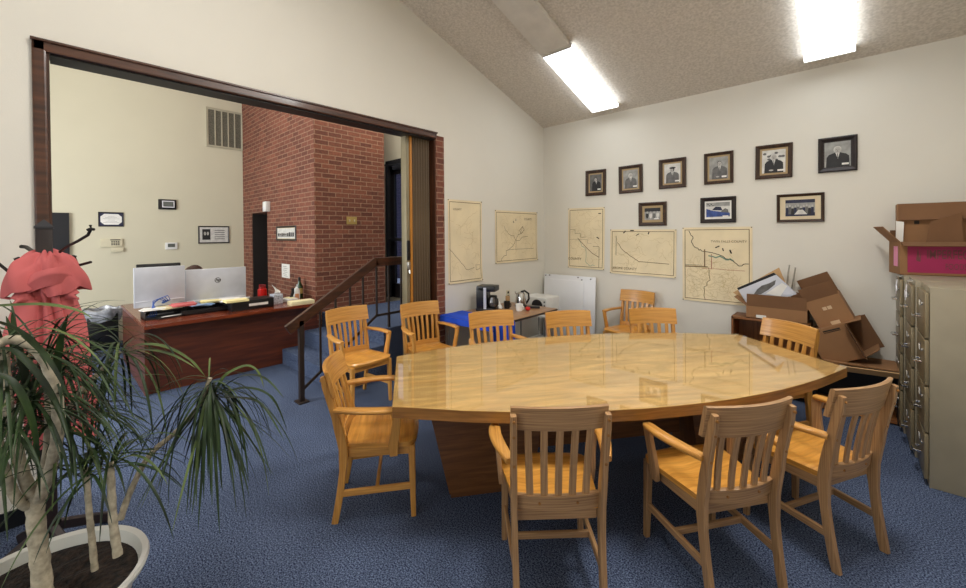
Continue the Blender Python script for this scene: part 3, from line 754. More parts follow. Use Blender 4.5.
def tags(y, label, z=1.27, n=3):
    t = thing('hanging_tags', label, 'keys', (CX0-.012-.028*((y-4.09)/.446), y, z), 0)
    b = MB()
    for k in range(n):
        a = .03*(k-1); b.tube([(-.01, a, 0), (-.014, a*1.3, -.05)], .002, 5); b.box((-.016, a*1.4, -.08-.02*(k % 2)), (.006, .035, .05), RX(.4*(k-1)), bev=.002)
    b.build('plastic_tags', 'silver_light', t)
    b = MB(); b.tube([(.02, -.05, .03), (-.005, -.05, .02), (-.01, 0, 0), (-.005, .05, .02), (.02, .05, .03)], .004, 6); b.build('wire_loop', 'steel', t)
tags(4.44, 'clear key tags hanging from the top drawer of the middle filing cabinet')
tags(4.86, 'clear key tags hanging from the top drawer of the filing cabinet against the wall')

# ------------------------------------------------------------------ cardboard boxes
def carton(name, label, loc, dims, flaps, rot=None, mat='cardboard', open_side='top', group=None, th=.006, extra=None):
    """flaps: dict side->(angle from closed, length factor); body open at the top; local origin at base centre"""
    w, d, h = dims
    t = thing(name, label, 'cardboard box', loc, 0, group)
    if rot is not None: t.rotation_euler = rot
    b = MB()
    b.box((0, 0, th/2), (w, d, th)); b.box((0, -d/2+th/2, h/2), (w, th, h)); b.box((0, d/2-th/2, h/2), (w, th, h))
    b.box((-w/2+th/2, 0, h/2), (th, d-2*th, h)); b.box((w/2-th/2, 0, h/2), (th, d-2*th, h))
    if extra: extra(b, w, d, h)
    b.build('box_body', [mat, 'tape', 'paper_white', 'box_pink', 'box_pink_text', 'pink_label', 'ink_dark'], t, smooth=0)
    for sd, (ang, ln) in flaps.items():
        L = ln; b = MB()
        if sd in ('front', 'back'):
            s_ = -1 if sd == 'front' else 1
            dr = Vector((0, -s_*math.cos(ang), math.sin(ang)))   # closed points inward
            o = Vector((0, s_*(d/2-th/2), h)); b.box(o+dr*L/2, (w-.01, L, th), RX(math.atan2(dr.z, dr.y)))
        else:
            s_ = -1 if sd == 'left' else 1
            dr = Vector((-s_*math.cos(ang), 0, math.sin(ang))); o = Vector((s_*(w/2-th/2), 0, h))
            b.box(o+dr*L/2, (L, d-.01, th), RY(-math.atan2(dr.z, dr.x)))
        b.build('flap', 'cardboard_in' if sd in ('front', 'back') else 'cardboard', t, smooth=0)
    return t
# bookcase and low shelf under the boxes
bk = thing('bookcase', 'low dark-brown open bookcase against the back wall, under the tipped boxes', 'bookcase', (-.62, 5.10, 0))
b = MB(); W_, D_, H_ = .66, .3, .775
b.box((-W_/2+.01, 0, H_/2), (.02, D_, H_)).box((W_/2-.01, 0, H_/2), (.02, D_, H_)).box((0, 0, .06), (W_-.04, D_-.01, .02)).box((0, D_/2-.005, H_/2), (W_-.02, .008, H_-.03))
b.build('carcass', 'shelf_wood', bk); MB().box((0, 0, H_-.012), (W_, D_, .024), bev=.003).build('top_board', 'shelf_wood', bk)
MB().box((0, 0, .4), (W_-.04, D_-.02, .018)).build('shelf', 'shelf_wood', bk)
ls = thing('low_shelf', 'low black-fronted shelf unit between the bookcase and the filing cabinets', 'shelf', (.02, 5.09, 0))
b = MB(); W_, D_, H_ = .58, .36, .46
b.box((-W_/2+.01, 0, H_/2), (.02, D_, H_)).box((W_/2-.01, 0, H_/2), (.02, D_, H_)).box((0, D_/2-.005, H_/2), (W_-.02, .01, H_)).box((0, 0, H_-.01), (W_, D_, .02))
b.build('carcass', 'black_plastic', ls); MB().box((0, -.01, .03), (W_-.04, D_-.02, .03)).build('bottom_board', 'shelf_wood', ls)

def ex_a(b, w, d, h):
    b.box((-.12, -d/2-.002, h*.2), (.085, .003, .03), mi=2); b.box((-.15, -d/2-.002, .03), (.05, .002, .004), mi=6)
carton('cardboard_box', 'open cardboard box on the bookcase with a grey print sticking out of it', (-.565, 5.11, .777), (.5, .3, .125),
       {'front': (PI/2+.02, .125), 'left': (PI*.80, .14), 'back': (PI/2+.1, .14), 'right': (PI*.6, .1)}, extra=ex_a, group='cardboard boxes by the back wall')
# shipping sticker on its raised flap belongs to the box; the print and the rods are things in it
def quad_board(name, mat, pxs, Y, th, parent=None, dY=None):
    P_ = [ony(x, y, Y+(dY[i] if dY else 0)) for i, (x, y) in enumerate(pxs)]
    n = (P_[1]-P_[0]).cross(P_[2]-P_[1]).normalized(); 
    if n.y > 0: n = -n
    b = MB(); fr_ = [p-n*0 for p in P_]; bk_ = [p-n*th for p in P_]
    bm = b.bm; A = [bm.verts.new(p) for p in fr_]; B = [bm.verts.new(p) for p in bk_]
    k = len(A); bm.faces.new(A); bm.faces.new(B[::-1])
    for i in range(k): bm.faces.new((A[i], B[i], B[(i+1) % k], A[(i+1) % k]))
    return b, P_, n
def lerp4(P_, u, v): return (P_[0]*(1-u)+P_[1]*u)*(1-v)+(P_[3]*(1-u)+P_[2]*u)*v
b, P_, n_ = quad_board('print', 'paper', [(737, 288), (774, 272.5), (797, 294), (750, 309)], 5.07, .008, dY=[0, 0, .0, .0])
def onb(pts, k, mi): b.poly([lerp4(P_, u, v)+n_*k for u, v in pts], mi=mi)
onb([(0, 0), (1, 0), (1, .1), (0, .1)], .001, 1)
onb([(.25, .5), (.4, .35), (.55, .28), (.72, .3), (.9, .27), (.8, .42), (.6, .52), (.4, .58)], .001, 2)
onb([(.5, .62), (.95, .45), (.98, .62), (.7, .9)], .001, 3)
pr = b.build('art_print', ['silver', 'door_black', 'photo_mid', 'paper_white'], smooth=0, uv=False)
tag(pr, 'grey landscape print leaning out of the open box on the bookcase', 'print')
b, P_, n_ = quad_board('backing', 'c', [(733, 292.5), (779, 267.5), (786, 284), (748, 303)], 5.12, .006)
tag(b.build('cardboard_sheet', 'cardboard_light', smooth=0), 'tan cardboard sheet standing behind the grey print', 'cardboard sheet')
for i, (p, q, l) in enumerate([((784, 291), (789.5, 265), 'thin metal rod leaning from the box, nearer the print'), ((789, 292), (795.5, 267.5), 'thin metal rod leaning from the box, nearer the big tilted carton')]):
    tag(MB().tube([ony(*p, 5.1)+Vector((0, 0, -.12)), ony(*q, 5.17)], .007, 6).build('metal_rod', 'steel'), l, 'rod', 'metal rods in the box')
def ex_b(b, w, d, h):
    b.box((.0, -d/2-.002, h*.62), (.07, .003, .03), mi=1); b.box((.0, -d/2-.002, .02), (.07, .003, .035), mi=1)
    b.box((0, -d/2-.0025, h*.62), (.006, .003, .036), mi=0)
B_ = ony(812, 329, 4.97)
ph = -R_(27)
cb = carton('cardboard_box', 'tilted cardboard box with two tape marks, raised flaps, leaning above the bookcase end', (-.10, 5.10, .807), (.275, .27, .26),
       {'front': (PI/2+.12, .13), 'back': (PI/2-.05, .2), 'left': (PI*.42, .08)}, rot=(0, -R_(25.5), 0), extra=ex_b, group='cardboard boxes by the back wall')
def ex_c(b, w, d, h): b.box((-w/2+.03, -d/2-.002, h*.62), (.012, .003, .13), mi=6); b.box((-w/2+.045, -d/2-.002, h*.62), (.005, .003, .13), mi=6)
cc = carton('cardboard_box', 'cardboard box tipped on its side on the low shelf, open end towards the cabinets', (-.25, 5.025, .565), (.32, .26, .30),
       {'front': (PI*.95, .1), 'back': (PI*.5, .15), 'left': (PI*.5, .12), 'right': (PI*.40, .13)}, rot=(0, R_(64.6), 0), extra=ex_c, group='cardboard boxes by the back wall')
# flattened carton lying on the low shelf, one flap hanging over its front edge
fl = thing('flattened_box', 'flattened tan cardboard on the low shelf, hanging over its front edge', 'cardboard box', (.03, 5.0, .462), .16)
b = MB(); b.box((0, .05, .006), (.56, .34, .01), RZ(.06)); b.box((.03, .03, .018), (.5, .36, .01), RZ(-.1)); b.build('cardboard_layers', 'cardboard', fl)
b = MB(); b.box((.0, -.19, -.012), (.62, .012, .055), RX(.5) @ RZ(0)); b.build('flap', 'cardboard_light', fl)

# boxes on top of the cabinets
def ex_p(b, w, d, h):
    b.box((.02, -d/2-.001, h*.53), (w-.05, .002, h*.9), mi=3)
    b.box((-w/2-.001, -.04, h*.55), (.002, .1, h*.62), mi=5)
    SX_ = Matrix.Diagonal((.52, 1, 1, 1))
    b.text('IMPERFECT', .105, Matrix.Translation((-.03, -d/2-.003, h*.62)) @ Matrix.Rotation(PI/2, 4, 'X') @ SX_, ext=.0005, mi=4, bold=.001)
    b.text('FOODS', .07, Matrix.Translation((.0, -d/2-.003, h*.27)) @ Matrix.Rotation(PI/2, 4, 'X') @ SX_, ext=.0005, mi=4)
    b.poly([(-.225, -d/2-.003, h*.45), (-.215, -d/2-.003, h*.85), (-.205, -d/2-.003, h*.5), (-.195, -d/2-.003, h*.78), (-.20, -d/2-.003, h*.4)], mi=4)
carton('pink_box', 'wide open cardboard box with a pink printed front, on the filing cabinets', (.59, 5.06, 1.306), (.64, .29, .275),
       {'front': (PI*1.12, .085), 'left': (PI*.72, .17), 'back': (PI*.5, .1)}, rot=(0, 0, R_(10)), extra=ex_p)
def ex_u(b, w, d, h): 
    b.box((-w*.3, -d/2-.002, h*.72), (.03, .002, .03), mi=6); b.box((-w*.1, -d/2-.002, h*.93), (.05, .002, .02), mi=6)
ub = carton('cardboard_box', 'brown cardboard box standing inside the pink box on the cabinets', (.585, 5.15, 1.33), (.58, .2, .58), {'front': (PI*1.4, .15), 'right': (PI*.6, .1)}, extra=ex_u, group=None)
b, P_, n_ = quad_board('x', 'c', [(930, 222), (962, 212), (964, 243), (926, 243)], 4.97, .006)
tag(b.build('cardboard_sheet', 'cardboard_in', smooth=0), 'loose cardboard panel leaning inside the pink box', 'cardboard sheet')
b, P_, n_ = quad_board('x', 'c', [(896, 221), (904, 222), (903, 243), (896, 241)], 5.0, .02)
tag(b.build('paper_packet', 'paper_white', smooth=0), 'white paper packet at the back of the pink box', 'packet')

# ------------------------------------------------------------------ small table with kettle and coffee maker
st = thing('side_table', 'small wood-topped side table in the room corner, holding the coffee maker', 'table', (-3.125, 3.71, 0))
MB().box((0, 0, .713), (.79, 1.24, .03), bev=.004, mi=0).build('table_top', 'laminate', st)
MB().box((0, 0, .714), (.798, 1.248, .016)).build('edge_band', 'dark_plastic', st)
for sx in (-1, 1):
    for sy in (-1, 1): MB().tube([(sx*.33, sy*.58, 0), (sx*.33, sy*.58, .7)], .018, 10).build('leg', 'steel', st)
b = MB()
x0, x1, y0, y1, zt = -3.53, -2.712, 3.08, 3.44, .733
NX, NY = 24, 20
def cloth(u, v):
    # u across (wall->room, then draped down), v along
    y = y0+(y1-y0)*v
    s_ = u*1.07; w = x1-x0
    if s_ <= w: x, z = x0+s_, zt+.002*math.sin(9*v+5*u)
    else: x, z = x1+.006+.01*math.sin(v*22)*(s_-w)/.5, zt-(s_-w)
    return Vector((x, y, z))
b.surf(cloth, NX, NY)
b.surf(lambda u, v: Vector((x0+(x1-x0)*u, y0-.004-.012*math.sin(u*18)*v, zt-.001-.07*v)), 16, 6)
o = b.build('blue_cloth', 'blue_cloth', smooth=60, solid=.003)
tag(o, 'bright blue cloth draped over the end of the side table', 'cloth')
# coffee maker
cm = thing('coffee_maker', 'black drip coffee maker with a glass jug on the side table', 'coffee maker', (-3.33, 3.68, .7295), R_(25))
b = MB(); b.box((0, 0, .02), (.24, .2, .04), bev=.01).box((-.05, 0, .16), (.13, .2, .28), bev=.012).box((.01, 0, .275), (.24, .2, .07), bev=.015); b.build('body', 'black_plastic', cm)
MB().box((.0, -.1015, .16), (.035, .005, .26)).build('side_panel', 'silver', cm)
j = MB().lathe([(.05, .045), (.068, .07), (.07, .11), (.05, .16), (.052, .175)], 20, (.075, 0, 0)).build('jug', 'glass_jug', cm)
MB().tube([(.12, -.03, .16), (.15, -.06, .155), (.155, -.065, .1), (.13, -.04, .075)], .009, 8).build('jug_handle', 'black_plastic', j)
MB().lathe([(.045, .176), (.05, .185), (.02, .19)], 16, (.075, 0, 0)).build('jug_lid', 'black_plastic', j)
# kettle
kt = thing('kettle', 'steel electric kettle with a black handle on the side table', 'kettle', (-3.16, 4.14, .7295), R_(40))
MB().lathe([(.075, .0), (.078, .02)], 20).build('base', 'black_plastic', kt)
MB().lathe([(.072, .022), (.074, .05), (.06, .14), (.05, .175), (.03, .19)], 24).build('body', 'chrome', kt)
MB().bar([(-.04, 0, .15), (-.075, 0, .185), (-.07, 0, .2)], .03, .01).build('spout', 'chrome', kt)
MB().bar([(.0, 0, .19), (.05, 0, .205), (.1, 0, .17), (.105, 0, .1), (.07, 0, .04)], .024, .018, (0, 1, 0)).build('handle', 'black_plastic', kt)
def mug(name, label, x, y, r, h, mat, z=.7295):
    t = thing(name, label, 'mug', (x, y, z)); MB().lathe([(r*.8, 0), (r, h*.5), (r, h), (r*.9, h), (r*.88, h*.15)], 18).build('cup', mat, t)
    MB().tube([(r, 0, h*.8), (r+.022, 0, h*.7), (r+.022, 0, h*.35), (r, 0, h*.25)], .005, 6).build('handle', mat, t)
mug('mug', 'black mug on the side table between coffee maker and kettle', -3.22, 3.93, .042, .09, 'black_plastic')
mug('mug', 'white mug on the side table beside a red tomato-like ball', -3.0, 3.9, .045, .085, 'white_plastic')
t = tag(MB().lathe([(.005, 0), (.026, .008), (.033, .025), (.027, .042), (.006, .048)], 16, (-2.93, 3.98, .7295)).build('red_trinket', 'red_plastic'), 'small round red object on the side table in front of the white mug', 'trinket')
tag(MB().lathe([(.05, 0), (.055, .01), (.03, .05), (.012, .09)], 18, (-3.3, 3.86, .7295)).build('coffee_filters', 'paper_white'), 'white stack of coffee filters beside the coffee maker', 'coffee filters')
tag(MB().box((-3.28, 4.02, .7295+.07), (.05, .04, .14), RZ(.4), bev=.003).build('spice_jar', 'cardboard_light'), 'narrow tan packet standing behind the black mug', 'packet')
tag(MB().box((-2.98, 4.17, .7295+.012), (.16, .08, .024), RZ(.6), bev=.004).build('remote_tray', 'dark_plastic'), 'flat dark tray lying beside the kettle', 'tray')
b = MB(); b.box((WX+.004, 4.38, .82), (.008, .075, .12), bev=.003); b.mi = 1
for dz in (-.028, .028): b.box((WX+.009, 4.38, .82+dz), (.003, .035, .03))
tag(b.build('wall_outlet', ['ivory_plastic', 'ink_dark']), 'wall outlet above the side table', 'outlet')
# white appliance on a cart behind the table
ct = thing('utility_cart', 'low white cart beyond the side table, under the white appliance', 'cart', (-3.25, 4.74, 0))
MB().box((0, 0, .55), (.46, .5, .02), bev=.004).build('cart_top', 'white_plastic', ct); MB().box((0, 0, .15), (.44, .48, .02)).build('cart_shelf', 'white_plastic', ct)
for sx in (-1, 1):
    for sy in (-1, 1): MB().tube([(sx*.2, sy*.22, 0), (sx*.2, sy*.22, .55)], .012, 8).build('leg', 'steel', ct)
ap = thing('toaster_oven', 'white countertop appliance with a round dark window, beyond the kettle', 'appliance', (-3.25, 4.72, .561), 0)
MB().box((0, 0, .12), (.42, .34, .23), bev=.03).build('housing', 'white_plastic', ap)
MB().lathe([(.09, 0), (.09, .006)], 28).build('door_window', 'dark_plastic', ap).matrix_local = Matrix.Translation((.06, -.171, .115)) @ Matrix.Rotation(PI/2, 4, 'X')
for k in range(3): MB().tube([(.18, -.165, .18-.05*k), (.18, -.178, .18-.05*k)], .01, 10).build('control_button', 'dark_plastic', ap)
# white display board leaning in the corner
pb = thing('display_board', 'large white display board leaning in the room corner behind the side table', 'board', (-3.09, 5.17, 0)); pb.rotation_euler = (-.06, 0, 0)
MB().box((0, .0, .525), (.86, .012, 1.05), bev=.002).build('back_sheet', 'white_board', pb)
b = MB(); b.box((-.06, -.014, .5), (.62, .01, .96), bev=.002); b.build('front_sheet', 'white_board', pb)
b = MB()
for x, z in [(-.4, 1.03), (-.33, 1.035), (.22, 1.0), (.36, 1.02), (.16, 1.03)]: b.tube([(x, -.006, z), (x, -.03, z)], .007, 8)
b.build('pushpins', 'dark_plastic', pb)

# ------------------------------------------------------------------ stair railing
rl = thing('stair_railing', 'dark stair railing with a broad wooden handrail beside the carpeted steps', 'railing', (-4.07, 1.69, 0))
o0 = Vector((-4.07, 1.69, 0))
def L_(y, z): return Vector((0, y-1.69, z))
MB().bar([L_(1.57, .745), L_(2.575, 1.37)], .045, .10, (0, 0, 1), ch=.1).build('handrail', 'rail_wood', rl)
MB().bar([L_(2.565, 1.36), L_(3.04, 1.36)], .045, .10, (0, 0, 1), ch=.1).build('handrail', 'rail_wood', rl)
MB().box(L_(1.70, .41), (.045, .045, .82)).box(L_(1.70, .006), (.13, .1, .012)).build('newel_post', 'rail_iron', rl)
MB().bar([L_(1.71, .12), L_(2.57, .735), L_(3.04, .735)], .014, .03).build('bottom_bar', 'rail_iron', rl)
def topz(y): return .745+(y-1.57)/(1.005)*.625-.03 if y < 2.57 else 1.33
def botz(y): return .12+(y-1.71)/.86*.615 if y < 2.57 else .735
for y in (1.90, 2.07, 2.24, 2.40, 2.575, 2.74, 2.92):
    zb = botz(y) if y not in (2.575,) else .735
    MB().box(L_(y, (zb+topz(y))/2), (.018, .018, topz(y)-zb)).build('baluster', 'rail_iron', rl)
MB().box(L_(2.74, .65), (.025, .025, .17)).build('baluster', 'rail_iron', rl)

# ------------------------------------------------------------------ things on the office wall (face +X)
def wallbox(): pass
HX = BX
def vent():
    c = (HX, 2.26, 3.68); t = thing('air_vent', 'large wall air vent grille of five panels, high up beside the brick', 'vent', c, PI/2)
    w, h = .60, .72
    b = MB(); frame_loop(b, w, h, .035, .02, [(0, 0), (0, 1), (1, .7), (1, 0)])
    for k in range(1, 5): b.box((-w/2+.035+(w-.07)*k/5, -.008, 0), (.02, .014, h-.05))
    b.build('frame', 'vent_metal', t, smooth=0)
    b = MB()
    for k in range(28): b.box((0, -.004, -h/2+.045+(h-.09)*k/27), (w-.06, .012, .006), RX(.5))
    b.box((0, -.001, 0), (w-.06, .002, h-.06)); b.build('louvers', 'vent_dark', t, smooth=0)
vent()
def art_cert(b, w, h):
    sheet(b, w, h, -.0095, mi=8)
    c = .16*w
    b.poly([(x, -.0105, z) for x, z in [(-w*.46+c, -h*.42), (w*.46-c, -h*.42), (w*.46, -h*.42+c), (w*.46, h*.42-c), (w*.46-c, h*.42), (-w*.46+c, h*.42), (-w*.46, h*.42-c), (-w*.46, -h*.42+c)]], mi=5)
    for k in range(6): sheet(b, w*(.3+.2*((k*7) % 3)), h*.02, -.012, 0, h*(.24-.1*k), mi=0)
picture('framed_certificate', 'small black-framed white certificate with cut corners on the office wall', 0, .30, 0, .23, art_cert, wood_='frame_dark', mat_='door_black', fwid=.014, matw=.0, loc=(HX, .667, 1.955), rz=PI/2, dep=.015, group=None)
def art_plaque(b, w, h):
    sheet(b, w, h, -.0095, mi=1); sheet(b, w*.28, h*.7, -.0105, -.27*w, .02*h, mi=2)
    for q in (-.05, .05): b.poly(ell(-.27*w+q*w, .08*h, .04*w, .12*h, -.0112), mi=4)
    for k in range(5): sheet(b, w*.36, h*.04, -.0105, .2*w, h*(.28-.14*k), mi=6)
picture('wall_plaque', 'tan framed plaque with a small dark photo, at the right of the office wall', 0, .49, 0, .32, art_plaque, wood_='frame_dark', mat_='mat_cream', fwid=.022, matw=.0, loc=(HX, 2.06, 1.70), rz=PI/2, dep=.02, group=None)
t = thing('wall_screen', 'small black-bezelled display panel on the office wall, above the thermostat', 'wall device', (HX, 1.38, 2.225), PI/2)
MB().box((0, -.015, 0), (.25, .03, .175), bev=.012).build('bezel', 'black_plastic', t); MB().box((.01, -.031, .005), (.17, .004, .115)).build('surround', 'silver_light', t); MB().box((.01, -.034, .005), (.14, .003, .085)).build('screen', 'screen_grey', t)
t = thing('thermostat', 'white wall thermostat with a grey screen on the office wall', 'thermostat', (HX, 1.425, 1.51), PI/2)
MB().box((0, -.012, 0), (.17, .024, .12), bev=.012).build('case', 'white_plastic', t); MB().box((0, -.0255, .01), (.10, .003, .06)).build('screen', 'screen_grey', t)
t = thing('alarm_keypad', 'ivory alarm keypad with an open flap on the office wall, under the certificate', 'keypad', (HX, .68, 1.56), PI/2)
MB().box((-.015, -.015, .02), (.26, .03, .13), bev=.008).box((.05, -.03, -.09), (.15, .015, .07), bev=.004).build('case', 'ivory_plastic', t)
b = MB(); b.box((.03, -.032, .068), (.12, .003, .014))
for i in range(4):
    for j in range(3): b.box((-.01+.026*i, -.032, .04-.024*j), (.018, .003, .014))
b.build('keys', 'dark_plastic', t)
# things on the brick
t = thing('alarm_light', 'small white sensor box on the brick above the dark doorway corner', 'sensor', (-7.33, BY0, 2.17))
MB().box((0, -.04, 0), (.14, .08, .17), bev=.012).build('case', 'white_plastic', t); MB().box((0, -.082, -.03), (.09, .004, .05)).build('lens', 'silver_light', t)
def art_town(b, w, h):
    sheet(b, w, h, -.0095, mi=1); rnd = random.Random(4)
    for k in range(9): sheet(b, w*.09, h*rnd.uniform(.2, .45), -.0105, (-.42+.105*k)*w, -h*.12, mi=[2, 3, 6][k % 3])
    sheet(b, w*.95, h*.06, -.0108, 0, -h*.3, mi=3)
picture('framed_streetscape', 'dark-framed wide picture of buildings hanging on the brick wall', 0, .76, 0, .23*1.02, art_town, wood_='frame_dark', mat_='mat_cream', fwid=.03, matw=.008, loc=(-6.6, BY0, 1.71), rz=0, dep=.02, group=None)
t = thing('posted_notice', 'white paper notice taped to the brick wall above the desk', 'notice', (-6.64, BY0, 1.11)); b = MB(); b.box((0, -.003, 0), (.31, .004, .22)); b.mi = 1
for k in range(6): b.box((-.03+.03*(k % 2), -.0055, .07-.03*k), (.15, .001, .008))
b.build('paper', ['paper_white', 'photo_grey'], t)
t = thing('switch_plate', 'brass double switch plate on the darker brick face', 'switch', (BXc, 3.12, 1.895), PI/2)
MB().box((0, -.005, 0), (.17, .01, .115), bev=.003).build('plate', 'brass', t)
for k in (-1, 1): MB().box((k*.04, -.016, 0), (.012, .02, .03), bev=.003).build('toggle', 'ivory_plastic', t)
# doorway bin
bn = thing('trash_bin', 'tall black trash bin with a clear liner against the office wall', 'trash can', (-8.3, .52, 0))
MB().box((0, 0, .27), (.36, .34, .54), bev=.03).build('bin', 'bin_black', bn)
b = MB()
def bag(q, a): 
    r = 1+.05*math.sin(a*7)+.03*math.sin(a*13+q.z*40); return Vector((q.x*r, q.y*r, q.z+.015*math.sin(a*5)))
b.lathe([(.20, .42), (.235, .5), (.235, .56), (.23, .6), (.19, .60), (.17, .5)], 40, fn=bag); b.build('liner', 'trash_bag', bn)

# ------------------------------------------------------------------ reception desk
DZ = .76
dk = thing('reception_desk', 'long dark mahogany reception desk beyond the opening', 'desk', (-5.3, .64, 0))
def D(x, y, z): return Vector((x+5.3, y-.64, z))
b = MB(); b.prism([(0, 0), (0, 1.90), (-.86, 1.90), (-.86, .56), (-1.95, .56), (-1.95, 0)], DZ-.035, DZ, bev=.006); b.build('desktop', 'mahogany_top', dk, smooth=0)
MB().box(D(-5.50, 1.60, .36), (.03, 1.84, .72)).build('front_panel', 'mahogany', dk)
MB().box(D(-6.36, .675, .36), (1.84, .035, .725)).build('end_panel', 'mahogany', dk)
MB().box(D(-5.85, 2.51, .36), (.72, .03, .72)).build('end_panel', 'mahogany', dk)
MB().box(D(-6.9, .95, .4), (.5, .46, .62)).build('drawer_pedestal', 'mahogany', dk)
# monitors
def monitor(name, label, px, X, col, backin=True, logo=False, stand=True, yaw=0, z0=None):
    (xl, yt), (xr, yb) = px
    A = onx(xl, yt, X); B = onx(xr, yb, X); w = B.y-A.y; h = A.z-B.z; c = Vector((X, (A.y+B.y)/2, (A.z+B.z)/2))
    t = thing(name, label, 'monitor', (c.x, c.y, DZ), PI/2+yaw, 'monitors on the desk'); zc = c.z-DZ
    MB().box((0, 0, zc), (w, .035, h), bev=.01).build('casing', col, t)
    MB().box((0, .019, zc+.01), (w-.02, .004, h-.04)).build('screen', 'screen_grey', t)
    if col != 'black_plastic':
        MB().box((0, -.022, zc-h/2+.07), (w-.02, .012, .035 if logo else .006), bev=.004).build('lower_strip', 'silver_light', t)
    if stand:
        b = MB(); b.box((0, .05, .01), (.24, .18, .016), bev=.004).box((0, .03, (zc-.05)/2), (.07, .03, zc-.05), bev=.004); b.build('stand', 'silver' if col != 'black_plastic' else col, t)
    if logo:
        b = MB(); n = 28; pr = []
        for i in range(n):
            a0, a1 = 2*PI*i/n, 2*PI*(i+1)/n
            b.poly([(.005+.034*math.cos(a0), -.0195, zc+.08+.034*math.sin(a0)), (.005+.034*math.cos(a1), -.0195, zc+.08+.034*math.sin(a1)), (.005+.029*math.cos(a1), -.0195, zc+.08+.029*math.sin(a1)), (.005+.029*math.cos(a0), -.0195, zc+.08+.029*math.sin(a0))])
        b.text('hp', .056, Matrix.Translation((.005, -.0195, zc+.083)) @ Matrix.Rotation(PI/2, 4, 'X'), ext=.0004, shear=.3, bold=.0008)
        b.build('logo', 'ink_dark', t, smooth=0)
    return t
monitor('computer_monitor', 'silver monitor seen from behind, with a round dark emblem', [(185, 270), (246, 301)], -6.0, 'silver', logo=True)
monitor('computer_monitor', 'plain silver monitor seen from behind, at the left of the desk', [(133, 268), (185.5, 303)], -5.95, 'silver', logo=False, yaw=.05)
monitor('computer_monitor', 'black monitor edge showing above the plain silver monitor', [(136, 264.5), (181, 290)], -6.22, 'black_plastic', yaw=.03)
# person
pe = thing('person', 'person with dark brown hair sitting low behind the silver monitors', 'person', (-7.1, 1.42, .02), 0)
pts = {'pelvis': (-.1, 0, .5), 'waist': (-.08, 0, .66), 'chest': (.0, -.01, .82), 'neck0': (.08, -.03, .93), 'neck': (.12, -.05, .99), 'head0': (.15, -.07, 1.06),
       'shL': (.03, .17, .88), 'elL': (.10, .24, .64), 'wrL': (.34, .16, .74), 'shR': (.03, -.19, .88), 'elR': (.10, -.26, .64), 'wrR': (.34, -.18, .74),
       'hipL': (-.05, .1, .48), 'knL': (.36, .12, .49), 'anL': (.34, .12, .09), 'toL': (.47, .13, .04), 'hipR': (-.05, -.1, .48), 'knR': (.36, -.12, .49), 'anR': (.34, -.12, .09), 'toR': (.47, -.13, .04)}
rad = {'pelvis': .15, 'waist': .125, 'chest': .14, 'neck0': .07, 'neck': .05, 'head0': .055, 'shL': .065, 'elL': .045, 'wrL': .028, 'shR': .065, 'elR': .045, 'wrR': .028,
       'hipL': .09, 'knL': .062, 'anL': .042, 'toL': .035, 'hipR': .09, 'knR': .062, 'anR': .042, 'toR': .035}
ed = [('pelvis', 'waist'), ('waist', 'chest'), ('chest', 'neck0'), ('neck0', 'neck'), ('neck', 'head0'), ('chest', 'shL'), ('shL', 'elL'), ('elL', 'wrL'), ('chest', 'shR'), ('shR', 'elR'), ('elR', 'wrR'),
      ('pelvis', 'hipL'), ('hipL', 'knL'), ('knL', 'anL'), ('anL', 'toL'), ('pelvis', 'hipR'), ('hipR', 'knR'), ('knR', 'anR'), ('anR', 'toR')]
def skin_obj(name, pts, rad, ed, root, mats, parent):
    ks = list(pts); me = bpy.data.meshes.new(name); me.from_pydata([pts[k] for k in ks], [(ks.index(a), ks.index(b_)) for a, b_ in ed], [])
    ob = bpy.data.objects.new(name, me); COL.objects.link(ob)
    sk = ob.modifiers.new('skin', 'SKIN'); sk.use_smooth_shade = True
    for i, k in enumerate(ks): 
        me.skin_vertices[0].data[i].radius = (rad[k], rad[k]); me.skin_vertices[0].data[i].use_root = (k == root)
    ss = ob.modifiers.new('sub', 'SUBSURF'); ss.levels = ss.render_levels = 2
    dg = bpy.context.evaluated_depsgraph_get(); m2 = bpy.data.meshes.new_from_object(ob.evaluated_get(dg)); bpy.data.objects.remove(ob)
    m2.name = name; m2.materials.clear()
    for k in mats: m2.materials.append(M[k])
    o2 = bpy.data.objects.new(name, m2); COL.objects.link(o2); o2.parent = parent
    return o2
body = skin_obj('body', pts, rad, ed, 'pelvis', ['shirt_dark', 'skin'], pe)
for p in body.data.polygons:
    c = p.center; p.material_index = 1 if (c.z > .955 or (c.x > .3 and .7 < c.z < .8)) else 0
# hands
for s_, (hx, hy, hz) in ((1, pts['wrL']), (-1, pts['wrR'])):
    hp = {'w': (hx-.01, hy, hz), 'p': (hx+.05, hy, hz+.01)}; hr = {'w': .026, 'p': .03}; he = [('w', 'p')]
    for k, (dy, ln) in enumerate([(-.03, .07), (-.01, .08), (.01, .075), (.03, .06)]):
        hp[f'a{k}'] = (hx+.085, hy+dy, hz+.012); hp[f'b{k}'] = (hx+.085+ln*.5, hy+dy*1.1, hz+.008); hp[f'c{k}'] = (hx+.085+ln*.85, hy+dy*1.15, hz-.01)
        for q, r_ in (('a', .0095), ('b', .0085), ('c', .0075)): hr[q+str(k)] = r_
        he += [('p', f'a{k}'), (f'a{k}', f'b{k}'), (f'b{k}', f'c{k}')]
    hp['t1'] = (hx+.05, hy-s_*.04, hz); hp['t2'] = (hx+.08, hy-s_*.06, hz-.004); hr['t1'] = .011; hr['t2'] = .009; he += [('p', 't1'), ('t1', 't2')]
    skin_obj('hand', hp, hr, he, 'w', ['skin'], pe)
hd = bpy.data.objects.new('head', None)
